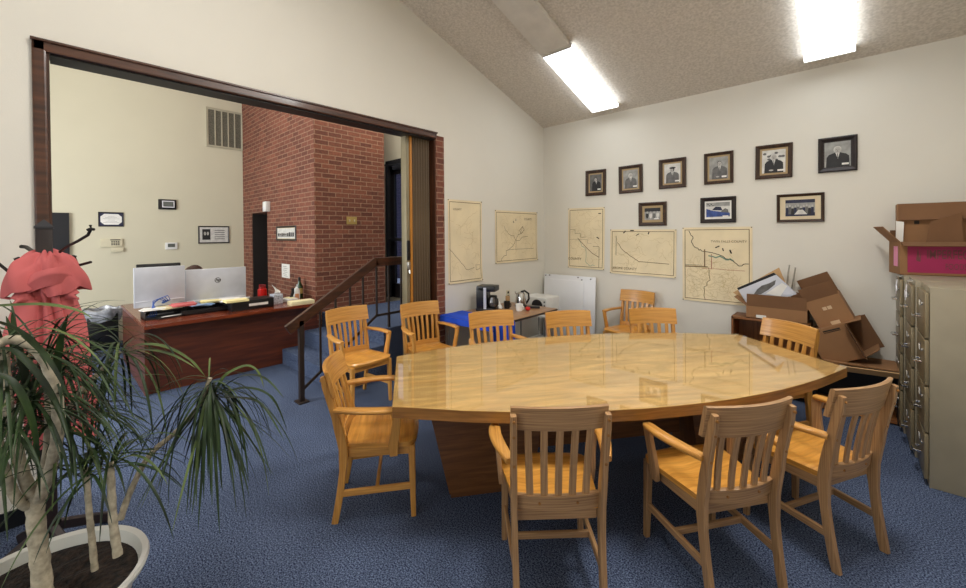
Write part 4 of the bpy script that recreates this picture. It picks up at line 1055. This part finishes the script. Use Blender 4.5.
# head mesh with nose, mouth, ears; faces down to the left
b = MB()
def headfn(q, a):
    x, y, z = q
    fr = max(0, math.cos(a))
    if z < -.02: x += .012*fr
    if abs(y) < .03 and x > .05 and -.04 < z < .02: x += .022*(1-abs(y)/.03)*(1-abs(z+.015)/.04 if abs(z+.015) < .04 else 0)
    return Vector((x, y, z))
prof = [(.02, -.12), (.045, -.112), (.06, -.09), (.069, -.06), (.076, -.03), (.08, 0), (.081, .03), (.077, .06), (.063, .09), (.04, .108), (.012, .116)]
b.lathe(prof, 32, sx=1.18, sy=.95, fn=headfn)
for s_ in (-1, 1): b.tube([(0, s_*.074, -.03), (.004, s_*.086, -.005), (.0, s_*.084, .02)], [.008, .014, .008], 8)
b.mi = 1
for s_ in (-1, 1): b.tube([(.088, s_*.03, .0), (.093, s_*.03, .0)], [.012, .008], 10)
b.mi = 2; b.bar([(.088, -.022, -.062), (.092, 0, -.06), (.088, .022, -.062)], .01, .008, (0, 0, 1))
hm = b.build('head', ['skin', 'hair_brown', 'red_dark'], pe)
hmt = Matrix.Translation((.17, -.02, 1.105)) @ Matrix.Rotation(R_(-62), 4, 'Z') @ Matrix.Rotation(R_(22), 4, 'Y')
hm.matrix_local = hmt
b = MB()
b.surf(lambda u, v: Vector((-.012+.104*math.sin(v*2.1)*math.cos(PI*.36+u*PI*1.28)*(1.08), .092*math.sin(v*2.1)*math.sin(PI*.36+u*PI*1.28), .018+.112*math.cos(v*2.1)+.002*math.sin(u*60))), 40, 14)
b.surf(lambda u, v: Vector((.02+.085*math.sin(v*1.15)*math.cos(u*2*PI), .089*math.sin(v*1.15)*math.sin(u*2*PI), .02+.112*math.cos(v*1.15))), 30, 8)
hr_ = b.build('hair', 'hair_brown', pe, smooth=80, solid=.012); hr_.matrix_local = hmt
oc = thing('office_chair', 'black office chair under the seated person', 'chair', (-7.18, 1.42, 0))
MB().box((0, 0, .385), (.46, .46, .07), bev=.03).build('seat', 'fabric_black', oc); MB().box((-.26, 0, .66), (.05, .42, .42), bev=.02).build('backrest', 'fabric_black', oc)
MB().tube([(0, 0, .05), (0, 0, .36)], .025).build('pole', 'steel', oc)
b = MB()
for k in range(5): b.bar([(0, 0, .08), (.27*math.cos(k*2*PI/5+PI/5), .27*math.sin(k*2*PI/5+PI/5), .04)], .04, .03)
b.build('star_base', 'black_plastic', oc)

# desk clutter
def on(px, py, z=DZ): return onz(px, py, z)
def item(name, label, cat, px, py, builder, mats, z=DZ, rz=0, group=None, dz=0):
    p = on(px, py, z); b = MB(); builder(b); o = b.build(name, mats, None); o.location = (p.x, p.y, z+dz); o.rotation_euler = (0, 0, rz); tag(o, label, cat, group); return o
lt = thing('letter_tray', 'black low tray full of papers along the front of the desk', 'tray', (-5.80, 1.26, DZ))
b = MB(); b.box((0, 0, .006), (.32, 1.14, .012)).box((-.155, 0, .04), (.01, 1.14, .08)).box((.155, .15, .03), (.01, .8, .055)).box((0, -.565, .04), (.32, .01, .08)).box((0, .565, .04), (.32, .01, .08)).box((0, -.12, .035), (.3, .008, .06)).box((0, .2, .035), (.3, .008, .06))
b.build('tray', 'black_plastic', lt)
pap = [('paper_white', 'white'), ('paper_blue', 'pale blue'), ('paper_yellow', 'yellow'), ('coat_pink', 'reddish'), ('paper_cream', 'cream'), ('paper_white', 'white'), ('paper_white', 'white')]
desc = ['white papers heaped at the left end of the black tray', 'pale blue papers fanned in the middle of the black tray', 'yellow sheet under the fanned blue papers', 'reddish folder under the plain silver monitor', 'cream papers beside the blue cables', 'white papers below the emblem monitor', 'white papers near the upright white device']
for i, (m_, _) in enumerate(pap):
    yy = (.80, 1.22, 1.36, 1.06, .94, 1.52, 1.68)[i]; b = MB()
    for k in range(3): b.box((random.uniform(-.02, .02), random.uniform(-.02, .02), .004+.007*k), (.18, .22, .006), RZ(random.uniform(-.35, .35)) @ RY(random.uniform(-.05, .05)))
    o = b.build('papers', m_, smooth=0); o.location = (-5.82+.05*(i % 2), yy, DZ+.083+.022*(i in (2, 3, 5))); tag(o, desc[i], 'papers', 'papers on the reception desk')
item('name_plate', 'small black plate with pale lettering at the front edge of the desk', 'name plate', 172, 317, lambda b: (b.box((0, 0, .008), (.1, .3, .016), mi=0), b.box((.0, 0, .0168), (.04, .2, .002), mi=1)), ['black_plastic', 'paper_white'], rz=.25)
b = MB(); p = on(150, 318, DZ); q = on(152, 297, DZ)
for k in range(4): b.tube([p+Vector((.02, -.04+.02*k, .006)), p+Vector((.0, .0+.02*k, .03)), p+Vector((-.02, .03, .14+.015*k)), p+Vector((-.05, .08+.03*k, .2+.01*k)), p+Vector((-.1, .14+.02*k, .17)), p+Vector((-.14, .12, .12))], .0045, 6)
tag(b.build('blue_cables', 'cable_blue'), 'loops of blue cable in front of the plain silver monitor', 'cables')
item('white_device', 'upright white device standing in front of the emblem monitor', 'device', 215, 304, lambda b: b.box((0, 0, .1), (.10, .03, .2), bev=.006), 'white_plastic', rz=PI/2)
bc = item('black_case', 'black case with a white label near the right end of the desk', 'case', 250, 308, lambda b: (b.box((0, 0, .06), (.26, .48, .12), bev=.008, mi=0), b.box((.131, .06, .06), (.003, .22, .03), mi=1)), ['black_plastic', 'paper_white'])
item('sticky_notes', 'yellow pad of notes on the black case', 'notepad', 236, 301.5, lambda b: b.box((0, 0, .012), (.16, .24, .024)), 'paper_yellow', z=DZ+.122)
t = thing('red_canister', 'red canister behind the black case on the desk', 'canister', (-6.28, 2.08, DZ))
MB().lathe([(.055, 0), (.06, .02), (.06, .14), (.045, .15)], 20).build('canister', 'red_plastic', t); MB().lathe([(.045, .15), (.045, .175), (.02, .18)], 20).tube([(-.03, -.03, .17), (-.03, -.03, .2), (.03, .03, .2), (.03, .03, .17)], .008).build('lid', 'red_dark', t)
t = thing('tissue_box', 'grey patterned tissue box with a white tissue standing up', 'tissue box', (-5.70, 2.06, DZ), .1)
MB().box((0, 0, .065), (.12, .12, .13), bev=.003).build('box', 'tissue_box', t)
b = MB(); b.surf(lambda u, v: Vector((.02*math.sin(v*6), -.04+.07*u+.03*math.sin(v*3)-.02*v, .13+.13*v*(1-.5*u))), 8, 8); b.build('tissue', 'paper_white', t, solid=.002)
t = thing('desk_phone', 'white desk phone with a dark handset beside the tissue box', 'telephone', (-5.72, 2.24, DZ), .2)
MB().box((0, 0, .025), (.18, .15, .05), bev=.01).build('base', 'white_plastic', t); MB().box((0, 0, .055), (.12, .08, .01)).build('keys', 'paper_cream', t)
MB().bar([(0, .02, .05), (.0, .05, .12), (0, .05, .18)], .035, .025, (1, 0, 0)).build('handset', 'black_plastic', t)
t = thing('lotion_bottle', 'white pump bottle in front of the green bottle on the desk', 'bottle', (-5.78, 2.36, DZ))
MB().lathe([(.042, 0), (.045, .01), (.045, .13), (.03, .165), (.014, .17), (.014, .19)], 20).build('bottle', 'white_plastic', t); MB().box((.044, -.012, .06), (.006, .05, .07)).build('label_patch', 'lotion_label', t)
MB().tube([(0, 0, .19), (0, 0, .215), (.03, 0, .215)], .006).build('pump', 'white_plastic', t)
t = thing('green_bottle', 'tall dark green bottle with a gold label against the brick', 'bottle', (-5.92, 2.46, DZ))
MB().lathe([(.045, 0), (.048, .01), (.048, .17), (.02, .23), (.016, .29), (.018, .3)], 20).build('bottle', 'bottle_green', t); MB().lathe([(.0487, .07), (.0487, .15)], 20, close=False).build('label_band', 'label_gold', t); MB().lathe([(.019, .25), (.019, .305), (.005, .31)], 14).build('cap', 'black_plastic', t)
item('ledger_box', 'low cream box lying at the right end of the desk', 'box', 301, 304, lambda b: b.box((0, 0, .025), (.16, .30, .05), bev=.003), 'paper_cream', rz=-.05)

# ------------------------------------------------------------------ coat rack and coat
crx, cry = -3.12, -.02
rk = thing('coat_rack', 'dark square-post coat rack with curled iron hooks beside the opening', 'coat rack', (crx, cry, 0))
b = MB(); b.box((0, 0, .90), (.062, .062, 1.66), bev=.004); b.build('post', 'frame_dark', rk)
b = MB(); b.prism([(-.036, -.036), (.036, -.036), (.036, .036), (-.036, .036)], 1.725, 1.735)
bm = b.bm; vs = [bm.verts.new(p) for p in [(-.036, -.036, 1.735), (.036, -.036, 1.735), (.036, .036, 1.735), (-.036, .036, 1.735), (0, 0, 1.775)]]
for i in range(4): bm.faces.new((vs[i], vs[(i+1) % 4], vs[4]))
b.build('cap', 'dark_plastic', rk, smooth=0)
for a in (0, PI/2, PI, 3*PI/2):
    a += .4
    MB().bar([(.03*math.cos(a), .03*math.sin(a), .14), (.2*math.cos(a), .2*math.sin(a), .06), (.27*math.cos(a), .27*math.sin(a), .02)], .04, .05).build('foot', 'frame_dark', rk)
def hook(px, pts_, r=.007):
    MB().tube([Vector(at(x, y, d)) - Vector((crx, cry, 0)) for x, y, d in pts_], r, 8).build('hook', 'black_iron', rk)
hook(0, [(60, 252, 2.1), (66, 247, 2.08), (78, 241, 2.05), (88, 235, 2.03), (91, 229, 2.02), (90.5, 225, 2.02)])
MB().tube([at(87.5, 230, 2.02)-Vector((crx, cry, 0)), at(90.5, 228.7, 2.02)-Vector((crx, cry, 0)), at(94, 229.5, 2.02)-Vector((crx, cry, 0))], .007).build('hook', 'black_iron', rk)
hook(0, [(48, 262, 2.13), (60, 266, 2.2), (70, 264, 2.22), (76, 260, 2.22), (75.5, 256.5, 2.22), (73, 256, 2.22)])
hook(0, [(48, 268, 2.13), (66, 269, 2.18), (80, 265, 2.2), (91, 262, 2.2)])
hook(0, [(40, 252, 2.1), (32, 251, 2.15), (26, 247, 2.2), (21, 246.5, 2.2)], .01)
hook(0, [(40, 262, 2.1), (26, 262, 2.08), (16, 264, 2.06), (15, 259, 2.06), (19, 258, 2.06)])
hook(0, [(38, 275, 2.1), (20, 275, 2.05), (9, 272, 2.02), (-2, 263, 2.0), (-8, 258, 2.0)])
ct_ = thing('pink_coat', 'salmon-pink hooded coat hanging over the coat rack', 'coat', (crx, cry, 0))
# frames: r = right in the picture, toward the camera
v2c = Vector((-crx, -cry, 0)).normalized(); rgt = Vector((-v2c.y, v2c.x, 0))  # to the right seen from camera
if rgt.dot(rt) < 0: rgt = -rgt
def CP(a, rr_, z, dx=0): return rgt*(rr_*math.cos(a)*(.56 if z > 1.38 else .45+.10*max(0, min(1, (1.38-z)/.5)))+dx+.004)+v2c*(rr_*math.sin(a)*.62)+Vector((0, 0, z))
b = MB()
def bodyc(u, v):
    a = 2*PI*u; z = 1.47-.84*v
    r = .115+.125*v**.9-.012*math.sin(v*9)
    fold = abs(math.sin(a*4.5+.9*math.sin(v*3)+.4))**1.6
    f = -(.035+.06*v)*fold+.012*math.sin(a*13+v*3)*v+.01*math.sin(a*5+v*11)
    return CP(a, r+f+.02, z-.04*math.sin(a*3)*v, .01+.05*v)
b.surf(bodyc, 200, 40); b.build('coat_body', 'coat_pink', ct_, smooth=80, solid=.006)
b = MB()
def capec(u, v):
    a = 2*PI*u
    hemr = .150+.125*abs(math.cos(a))**1.6+.012*math.sin(5*a)
    hz_ = 1.425+.015*math.cos(a*2+.6)-.045*abs(math.cos(a))**2-.02*max(0, math.sin(a))**4
    r = hemr*(math.sin(v*PI/2)**.8)
    z = 1.612-(1.612-hz_)*(1-math.cos(v*PI/2))**.8
    f = .020*v*math.sin(a*5+2*v)+.012*math.sin(a*11+v*7)*v-.012*math.exp(-((math.sin(a*1.5-.6+v))/.18)**2)
    return CP(a, r+f, z+.018*math.sin(a*4+v*6)*v+.008*math.sin(a*9-v*9), .0)
b.surf(capec, 160, 30); b.build('hood', 'coat_pink', ct_, smooth=80, solid=.006)
b = MB()
def flapc(u, v): # hood rim lying diagonally across the front
    a = PI*(.05+.70*u); t = v-.5
    zc = 1.555-.075*u*u-.03*(1-u); rr_ = .135+.035*math.sin(PI*u)+.03*(1-abs(t)*2)
    return CP(a, rr_+.012+.006*math.sin(14*u), zc-.085*v-.02*math.sin(PI*v)*math.cos(5*u), 0)
b.surf(flapc, 60, 14); b.build('hood_rim', 'coat_pink', ct_, smooth=80, solid=.008)
for s_ in (1, -1):   # lapel tips sticking out to the sides under the hood
    def tip(u, v, s_=s_):
        w_ = .085*(1-u)+.012
        return CP(PI/2-s_*PI/2+s_*.5, .10+.19*u, 1.41-.045*u+(v-.5)*w_*1.6-.03*v*u)+v2c*(.03*math.sin(v*PI))
    MB().surf(tip, 12, 8).build('lapel', 'coat_pink', ct_, smooth=80, solid=.006)
# sleeves hanging at the sides
for s_ in (-1, 1):
    b = MB(); pts_ = [CP(PI/2-s_*PI*.42, .13, 1.36), CP(PI/2-s_*PI*.42, .185, 1.2), CP(PI/2-s_*PI*.38, .215, 1.0), CP(PI/2-s_*PI*.36, .225, .86)]
    b.tube(pts_, [.05, .062, .058, .055], 14); b.build('sleeve', 'coat_pink', ct_, smooth=80)

# ------------------------------------------------------------------ potted dracaena
PX, PY = -2.17, -.05
pp = thing('potted_plant', 'large potted dracaena with pale bent stems and drooping narrow leaves in a white planter', 'plant', (PX, PY, 0))
def PL(p): return Vector(p)-Vector((PX, PY, 0))
MB().lathe([(.20, 0), (.22, .01), (.275, .3), (.305, .375), (.325, .385), (.33, .4), (.325, .412), (.305, .405), (.29, .36), (.285, .33)], 48, sx=.96, sy=.96, close=False).lathe([(.2, .002), (.01, .001)], 48, close=False).build('planter', 'pot_white', pp)
b = MB(); b.surf(lambda u, v: Vector(((.28*v)*math.cos(2*PI*u), .28*v*math.sin(2*PI*u), .365+.012*math.sin(u*40+v*9)*v*(1-v)*4*.5+.02*(1-v))), 48, 12); b.build('soil', 'soil', pp)
def stem(pts_, r0, r1, name='stem'):
    P_ = [PL(at(*p)) for p in pts_]; Q = []
    for i in range(len(P_)-1):
        p0, p1, p2, p3 = P_[max(i-1, 0)], P_[i], P_[i+1], P_[min(i+2, len(P_)-1)]
        for k in range(6):
            t = k/6; Q.append(.5*((2*p1)+(-p0+p2)*t+(2*p0-5*p1+4*p2-p3)*t*t+(-p0+3*p1-3*p2+p3)*t**3))
    Q.append(P_[-1]); n = len(Q)
    rs = [(r0+(r1-r0)*i/(n-1))*(1+.07*math.sin(i*2.3)) for i in range(n)]
    MB().tube(Q, rs, 10).build(name, 'bark', pp, smooth=60); return Q[-1]
stem([(44, 600, 1.40), (40, 560, 1.40), (36, 520, 1.40), (35, 492, 1.40)], .027, .023, 'trunk')
stem([(38, 500, 1.40), (50, 470, 1.38), (58, 430, 1.36), (56, 395, 1.35), (46, 362, 1.33), (28, 344, 1.31), (8, 340, 1.28), (-14, 352, 1.25)], .018, .014)
stem([(36, 498, 1.40), (47, 460, 1.43), (50, 410, 1.46), (46, 360, 1.5)], .016, .013)
stem([(34, 500, 1.40), (22, 470, 1.36), (12, 430, 1.33), (6, 395, 1.3), (3, 350, 1.28)], .018, .014)
stem([(34, 508, 1.40), (18, 500, 1.36), (4, 470, 1.32), (-4, 430, 1.3)], .016, .013)
stem([(42, 500, 1.42), (54, 450, 1.5), (64, 420, 1.55), (78, 395, 1.6), (100, 372, 1.66), (120, 352, 1.68)], .013, .009)
stem([(95, 570, 1.50), (92, 540, 1.5), (89, 510, 1.5), (86, 468, 1.5)], .011, .009)
stem([(118, 556, 1.52), (113, 520, 1.53), (111, 480, 1.54), (110, 462, 1.55)], .015, .011)
stem([(120, 520, 1.58), (131, 490, 1.62), (150, 455, 1.68), (178, 430, 1.74), (200, 404, 1.76), (210, 378, 1.77)], .012, .009)
RL = random.Random(21)
def leaf(b, base, d, L, w, droop, mi=0, seg=11, twist=0):
    d = Vector(d).normalized(); p = Vector(base); ds = L/seg; bm = b.bm; rows = []; f0 = len(bm.faces); w *= .85
    side0 = d.cross(Vector((0, 0, 1)))
    if side0.length < .05: side0 = Vector((math.cos(twist), math.sin(twist), 0))
    side0.normalize()
    for i in range(seg+1):
        t = i/seg; ww = w*(.5+.9*t if t < .3 else (.77+.0*t) if t < .5 else .77*(1-((t-.5)/.5)**1.8))*.65+.0006
        sd = (side0 - d*side0.dot(d)).normalized(); nrm = sd.cross(d).normalized()
        rows.append([bm.verts.new(p-sd*ww+nrm*ww*.35), bm.verts.new(p), bm.verts.new(p+sd*ww+nrm*ww*.35)])
        p = p+d*ds; d = (d+Vector((0, 0, -1))*droop*ds*(1.2-.5*abs(d.z))).normalized()
    for i in range(seg):
        for j in range(2): bm.faces.new((rows[i][j], rows[i+1][j], rows[i+1][j+1], rows[i][j+1]))
    b.mi = mi; b._tag(f0)
def head(px, py, dep, n, L=(.3, .5), w=.011, axis=(0, 0, 1), droop=(3, 6), elev=(-.2, 1.1), az=None, seed=0, pale=.15, stack=.07):
    r = random.Random(seed); c = PL(at(px, py, dep)); b = MB()
    for k in range(n):
        a = r.uniform(*az) if az else 2*PI*(k*.618+r.uniform(-.05, .05)); e = r.uniform(*elev); q = k/n
        dd = Vector((math.cos(a)*math.cos(e), math.sin(a)*math.cos(e), math.sin(e)))
        bs = c+Vector(axis)*(stack*(.5-q))+Vector((math.cos(a), math.sin(a), 0))*.008
        leaf(b, bs, dd, r.uniform(*L), w*r.uniform(.75, 1.15), r.uniform(*droop), mi=1 if r.random() < pale else 0)
    b.build('leaf_cluster', ['leaf', 'leaf_pale', 'leaf_dry'], pp, smooth=60, uv=False)
head(211, 398, 1.77, 40, (.36, .50), .011, droop=(1.2, 3.2), elev=(-1.3, -.55), seed=1, pale=.04, stack=.1)
head(211, 388, 1.77, 22, (.34, .5), .011, droop=(9, 15), elev=(-.5, .5), seed=31, pale=.08, stack=.06)
head(209, 380, 1.77, 7, (.15, .3), .007, droop=(5, 8), elev=(.1, .8), seed=2, pale=.3, stack=.03)
head(120, 352, 1.68, 26, (.3, .46), .010, droop=(6, 12), elev=(-.4, .9), seed=3, pale=.2)
head(110, 464, 1.55, 34, (.28, .44), .011, droop=(3.5, 7), elev=(-.1, 1.2), seed=4)
head(211, 392, 1.77, 26, (.40, .56), .0095, droop=(4, 8), elev=(-.8, .2), seed=41, pale=.06, stack=.06)
head(86, 470, 1.50, 28, (.25, .40), .009, droop=(3, 6), elev=(-.2, 1.2), seed=5)
head(60, 372, 1.52, 30, (.28, .46), .009, droop=(3, 7), elev=(-.4, 1.0), seed=61)
head(46, 362, 1.50, 54, (.3, .5), .009, droop=(3, 7), elev=(-.3, 1.1), seed=6)
head(30, 400, 1.35, 56, (.3, .45), .009, droop=(3, 7), elev=(-.4, .9), seed=7, pale=.1)
head(3, 350, 1.28, 36, (.3, .5), .010, droop=(3, 6), elev=(-.2, .9), seed=8)
head(-4, 430, 1.30, 34, (.3, .45), .010, droop=(3, 7), elev=(-.3, 1.), seed=9)
head(20, 372, 1.45, 50, (.3, .46), .009, droop=(2, 6), elev=(-.5, .9), seed=71)
head(64, 420, 1.52, 50, (.28, .44), .010, droop=(3, 7), elev=(-.2, 1.0), seed=10)
head(84, 415, 1.62, 26, (.25, .42), .009, droop=(4, 8), elev=(-.3, .9), seed=12)
# a few long leaves standing clear of the rest
b = MB()
def leafpx(pts_, w, mi=0):
    P_ = [PL(at(*p)) for p in pts_]; Q = []
    for i in range(len(P_)-1):
        p0, p1, p2, p3 = P_[max(i-1, 0)], P_[i], P_[i+1], P_[min(i+2, len(P_)-1)]
        for k in range(5):
            t = k/5; Q.append(.5*((2*p1)+(-p0+p2)*t+(2*p0-5*p1+4*p2-p3)*t*t+(-p0+3*p1-3*p2+p3)*t**3))
    Q.append(P_[-1]); n = len(Q); bm = b.bm; rows = []; f0 = len(bm.faces)
    for i, p in enumerate(Q):
        t = i/(n-1); d = (Q[min(i+1, n-1)]-Q[max(i-1, 0)]).normalized(); view = (PL(CAM)-p).normalized(); sd = d.cross(Vector((.35, .1, 1)) if abs(d.z) < .8 else Vector((.8, .4, .3))).normalized()
        ww = w*(.55+.45*min(1, t*4))*(1 if t < .45 else 1-((t-.45)/.55)**1.7)+.0005; nr = sd.cross(d).normalized()
        rows.append([bm.verts.new(p-sd*ww+nr*ww*.3), bm.verts.new(p), bm.verts.new(p+sd*ww+nr*ww*.3)])
    for i in range(n-1):
        for j in range(2): bm.faces.new((rows[i][j], rows[i+1][j], rows[i+1][j+1], rows[i][j+1]))
    b.mi = mi; b._tag(f0)
leafpx([(-30, 308, 1.2), (5, 306, 1.22), (45, 305, 1.25), (75, 310, 1.28), (92, 318, 1.3)], .010, 1)
leafpx([(58, 400, 1.4), (56, 370, 1.38), (60, 340, 1.36), (68, 314, 1.35)], .012)
leafpx([(30, 400, 1.4), (22, 360, 1.38), (12, 335, 1.36), (6, 316, 1.35)], .010)
leafpx([(28, 395, 1.4), (18, 350, 1.4), (13, 325, 1.4), (12, 312, 1.4)], .008)
leafpx([(122, 352, 1.68), (140, 345, 1.68), (165, 347, 1.7), (190, 360, 1.74), (205, 376, 1.78)], .010, 1)
leafpx([(122, 354, 1.68), (145, 350, 1.68), (172, 355, 1.66), (196, 368, 1.66)], .008, 1)
leafpx([(214, 392, 1.77), (226, 375, 1.8), (246, 366, 1.84), (258, 372, 1.86), (264, 388, 1.88)], .009, 1)
leafpx([(214, 394, 1.77), (240, 377, 1.72), (264, 378, 1.68), (284, 398, 1.65)], .008)
leafpx([(214, 396, 1.77), (246, 388, 1.82), (272, 398, 1.86), (287, 430, 1.9)], .008)
leafpx([(214, 398, 1.77), (240, 398, 1.7), (262, 405, 1.68), (284, 440, 1.66)], .008)
leafpx([(-10, 350, 1.2), (15, 352, 1.22), (45, 385, 1.25), (66, 430, 1.28), (74, 478, 1.3)], .009)
leafpx([(-10, 372, 1.15), (15, 385, 1.17), (34, 430, 1.2), (40, 500, 1.25)], .009)
leafpx([(-10, 320, 1.2), (20, 332, 1.24), (50, 362, 1.28), (70, 400, 1.3)], .009)
b.build('long_leaves', ['leaf', 'leaf_pale'], pp, smooth=60, uv=False)

# ------------------------------------------------------------------ light
def area(name, loc, rot, sx, sy, power, col=(1, 1, 1)):
    l = bpy.data.lights.new(name, 'AREA'); l.shape = 'RECTANGLE'; l.size = sx; l.size_y = sy; l.energy = power; l.color = col
    o = bpy.data.objects.new(name, l); COL.objects.link(o); o.location = loc; o.rotation_euler = rot; return o
WARM = (1, .965, .92); COOL = (.92, .96, 1)
area('ceiling_fill', (-.16, 2.3, cz(2.3)-.15), (-math.atan(CES), 0, 0), .37, 1.2, 95, WARM)  # added unseen fill light under the ceiling, no fixture built
area('ceiling_fill', (-1.6, .7, cz(.7)-.15), (-math.atan(CES), 0, 0), .37, 1.2, 48, WARM)  # second added fill, out of view above the near floor
area('rear_fill', (-1.3, SY+.05, 1.7), (PI/2, 0, 0), 2.4, 1.2, 40, COOL)  # added fill from behind the camera, no window there
area('office_window', (-5.6, SY+.05, 1.9), (PI/2, 0, 0), 2.8, 2.0, 210, COOL)
area('office_lamp', (-6.3, .6, TOPZ-.05), (0, 0, 0), 1.2, 1.2, 40, WARM)
area('landing_fill', (-4.9, 3.3, TOPZ-.05), (0, 0, 0), .6, 1.0, 60, WARM)  # added unseen light, brightens the landing in place of door daylight
w = bpy.data.worlds.new('world'); scene.world = w; w.use_nodes = True
w.node_tree.nodes['Background'].inputs[0].default_value = (.75, .85, 1, 1); w.node_tree.nodes['Background'].inputs[1].default_value = 2.0
scene.view_settings.view_transform = 'Standard'; scene.view_settings.look = 'None'; scene.view_settings.gamma = 1; scene.view_settings.use_curve_mapping = False
scene.view_settings.exposure = 0.0
scene.cycles.max_bounces = 8; scene.cycles.diffuse_bounces = 5; scene.cycles.use_denoising = True; scene.cycles.sample_clamp_indirect = 6
scene.cycles.caustics_reflective = False; scene.cycles.caustics_refractive = False; scene.cycles.transparent_max_bounces = 8
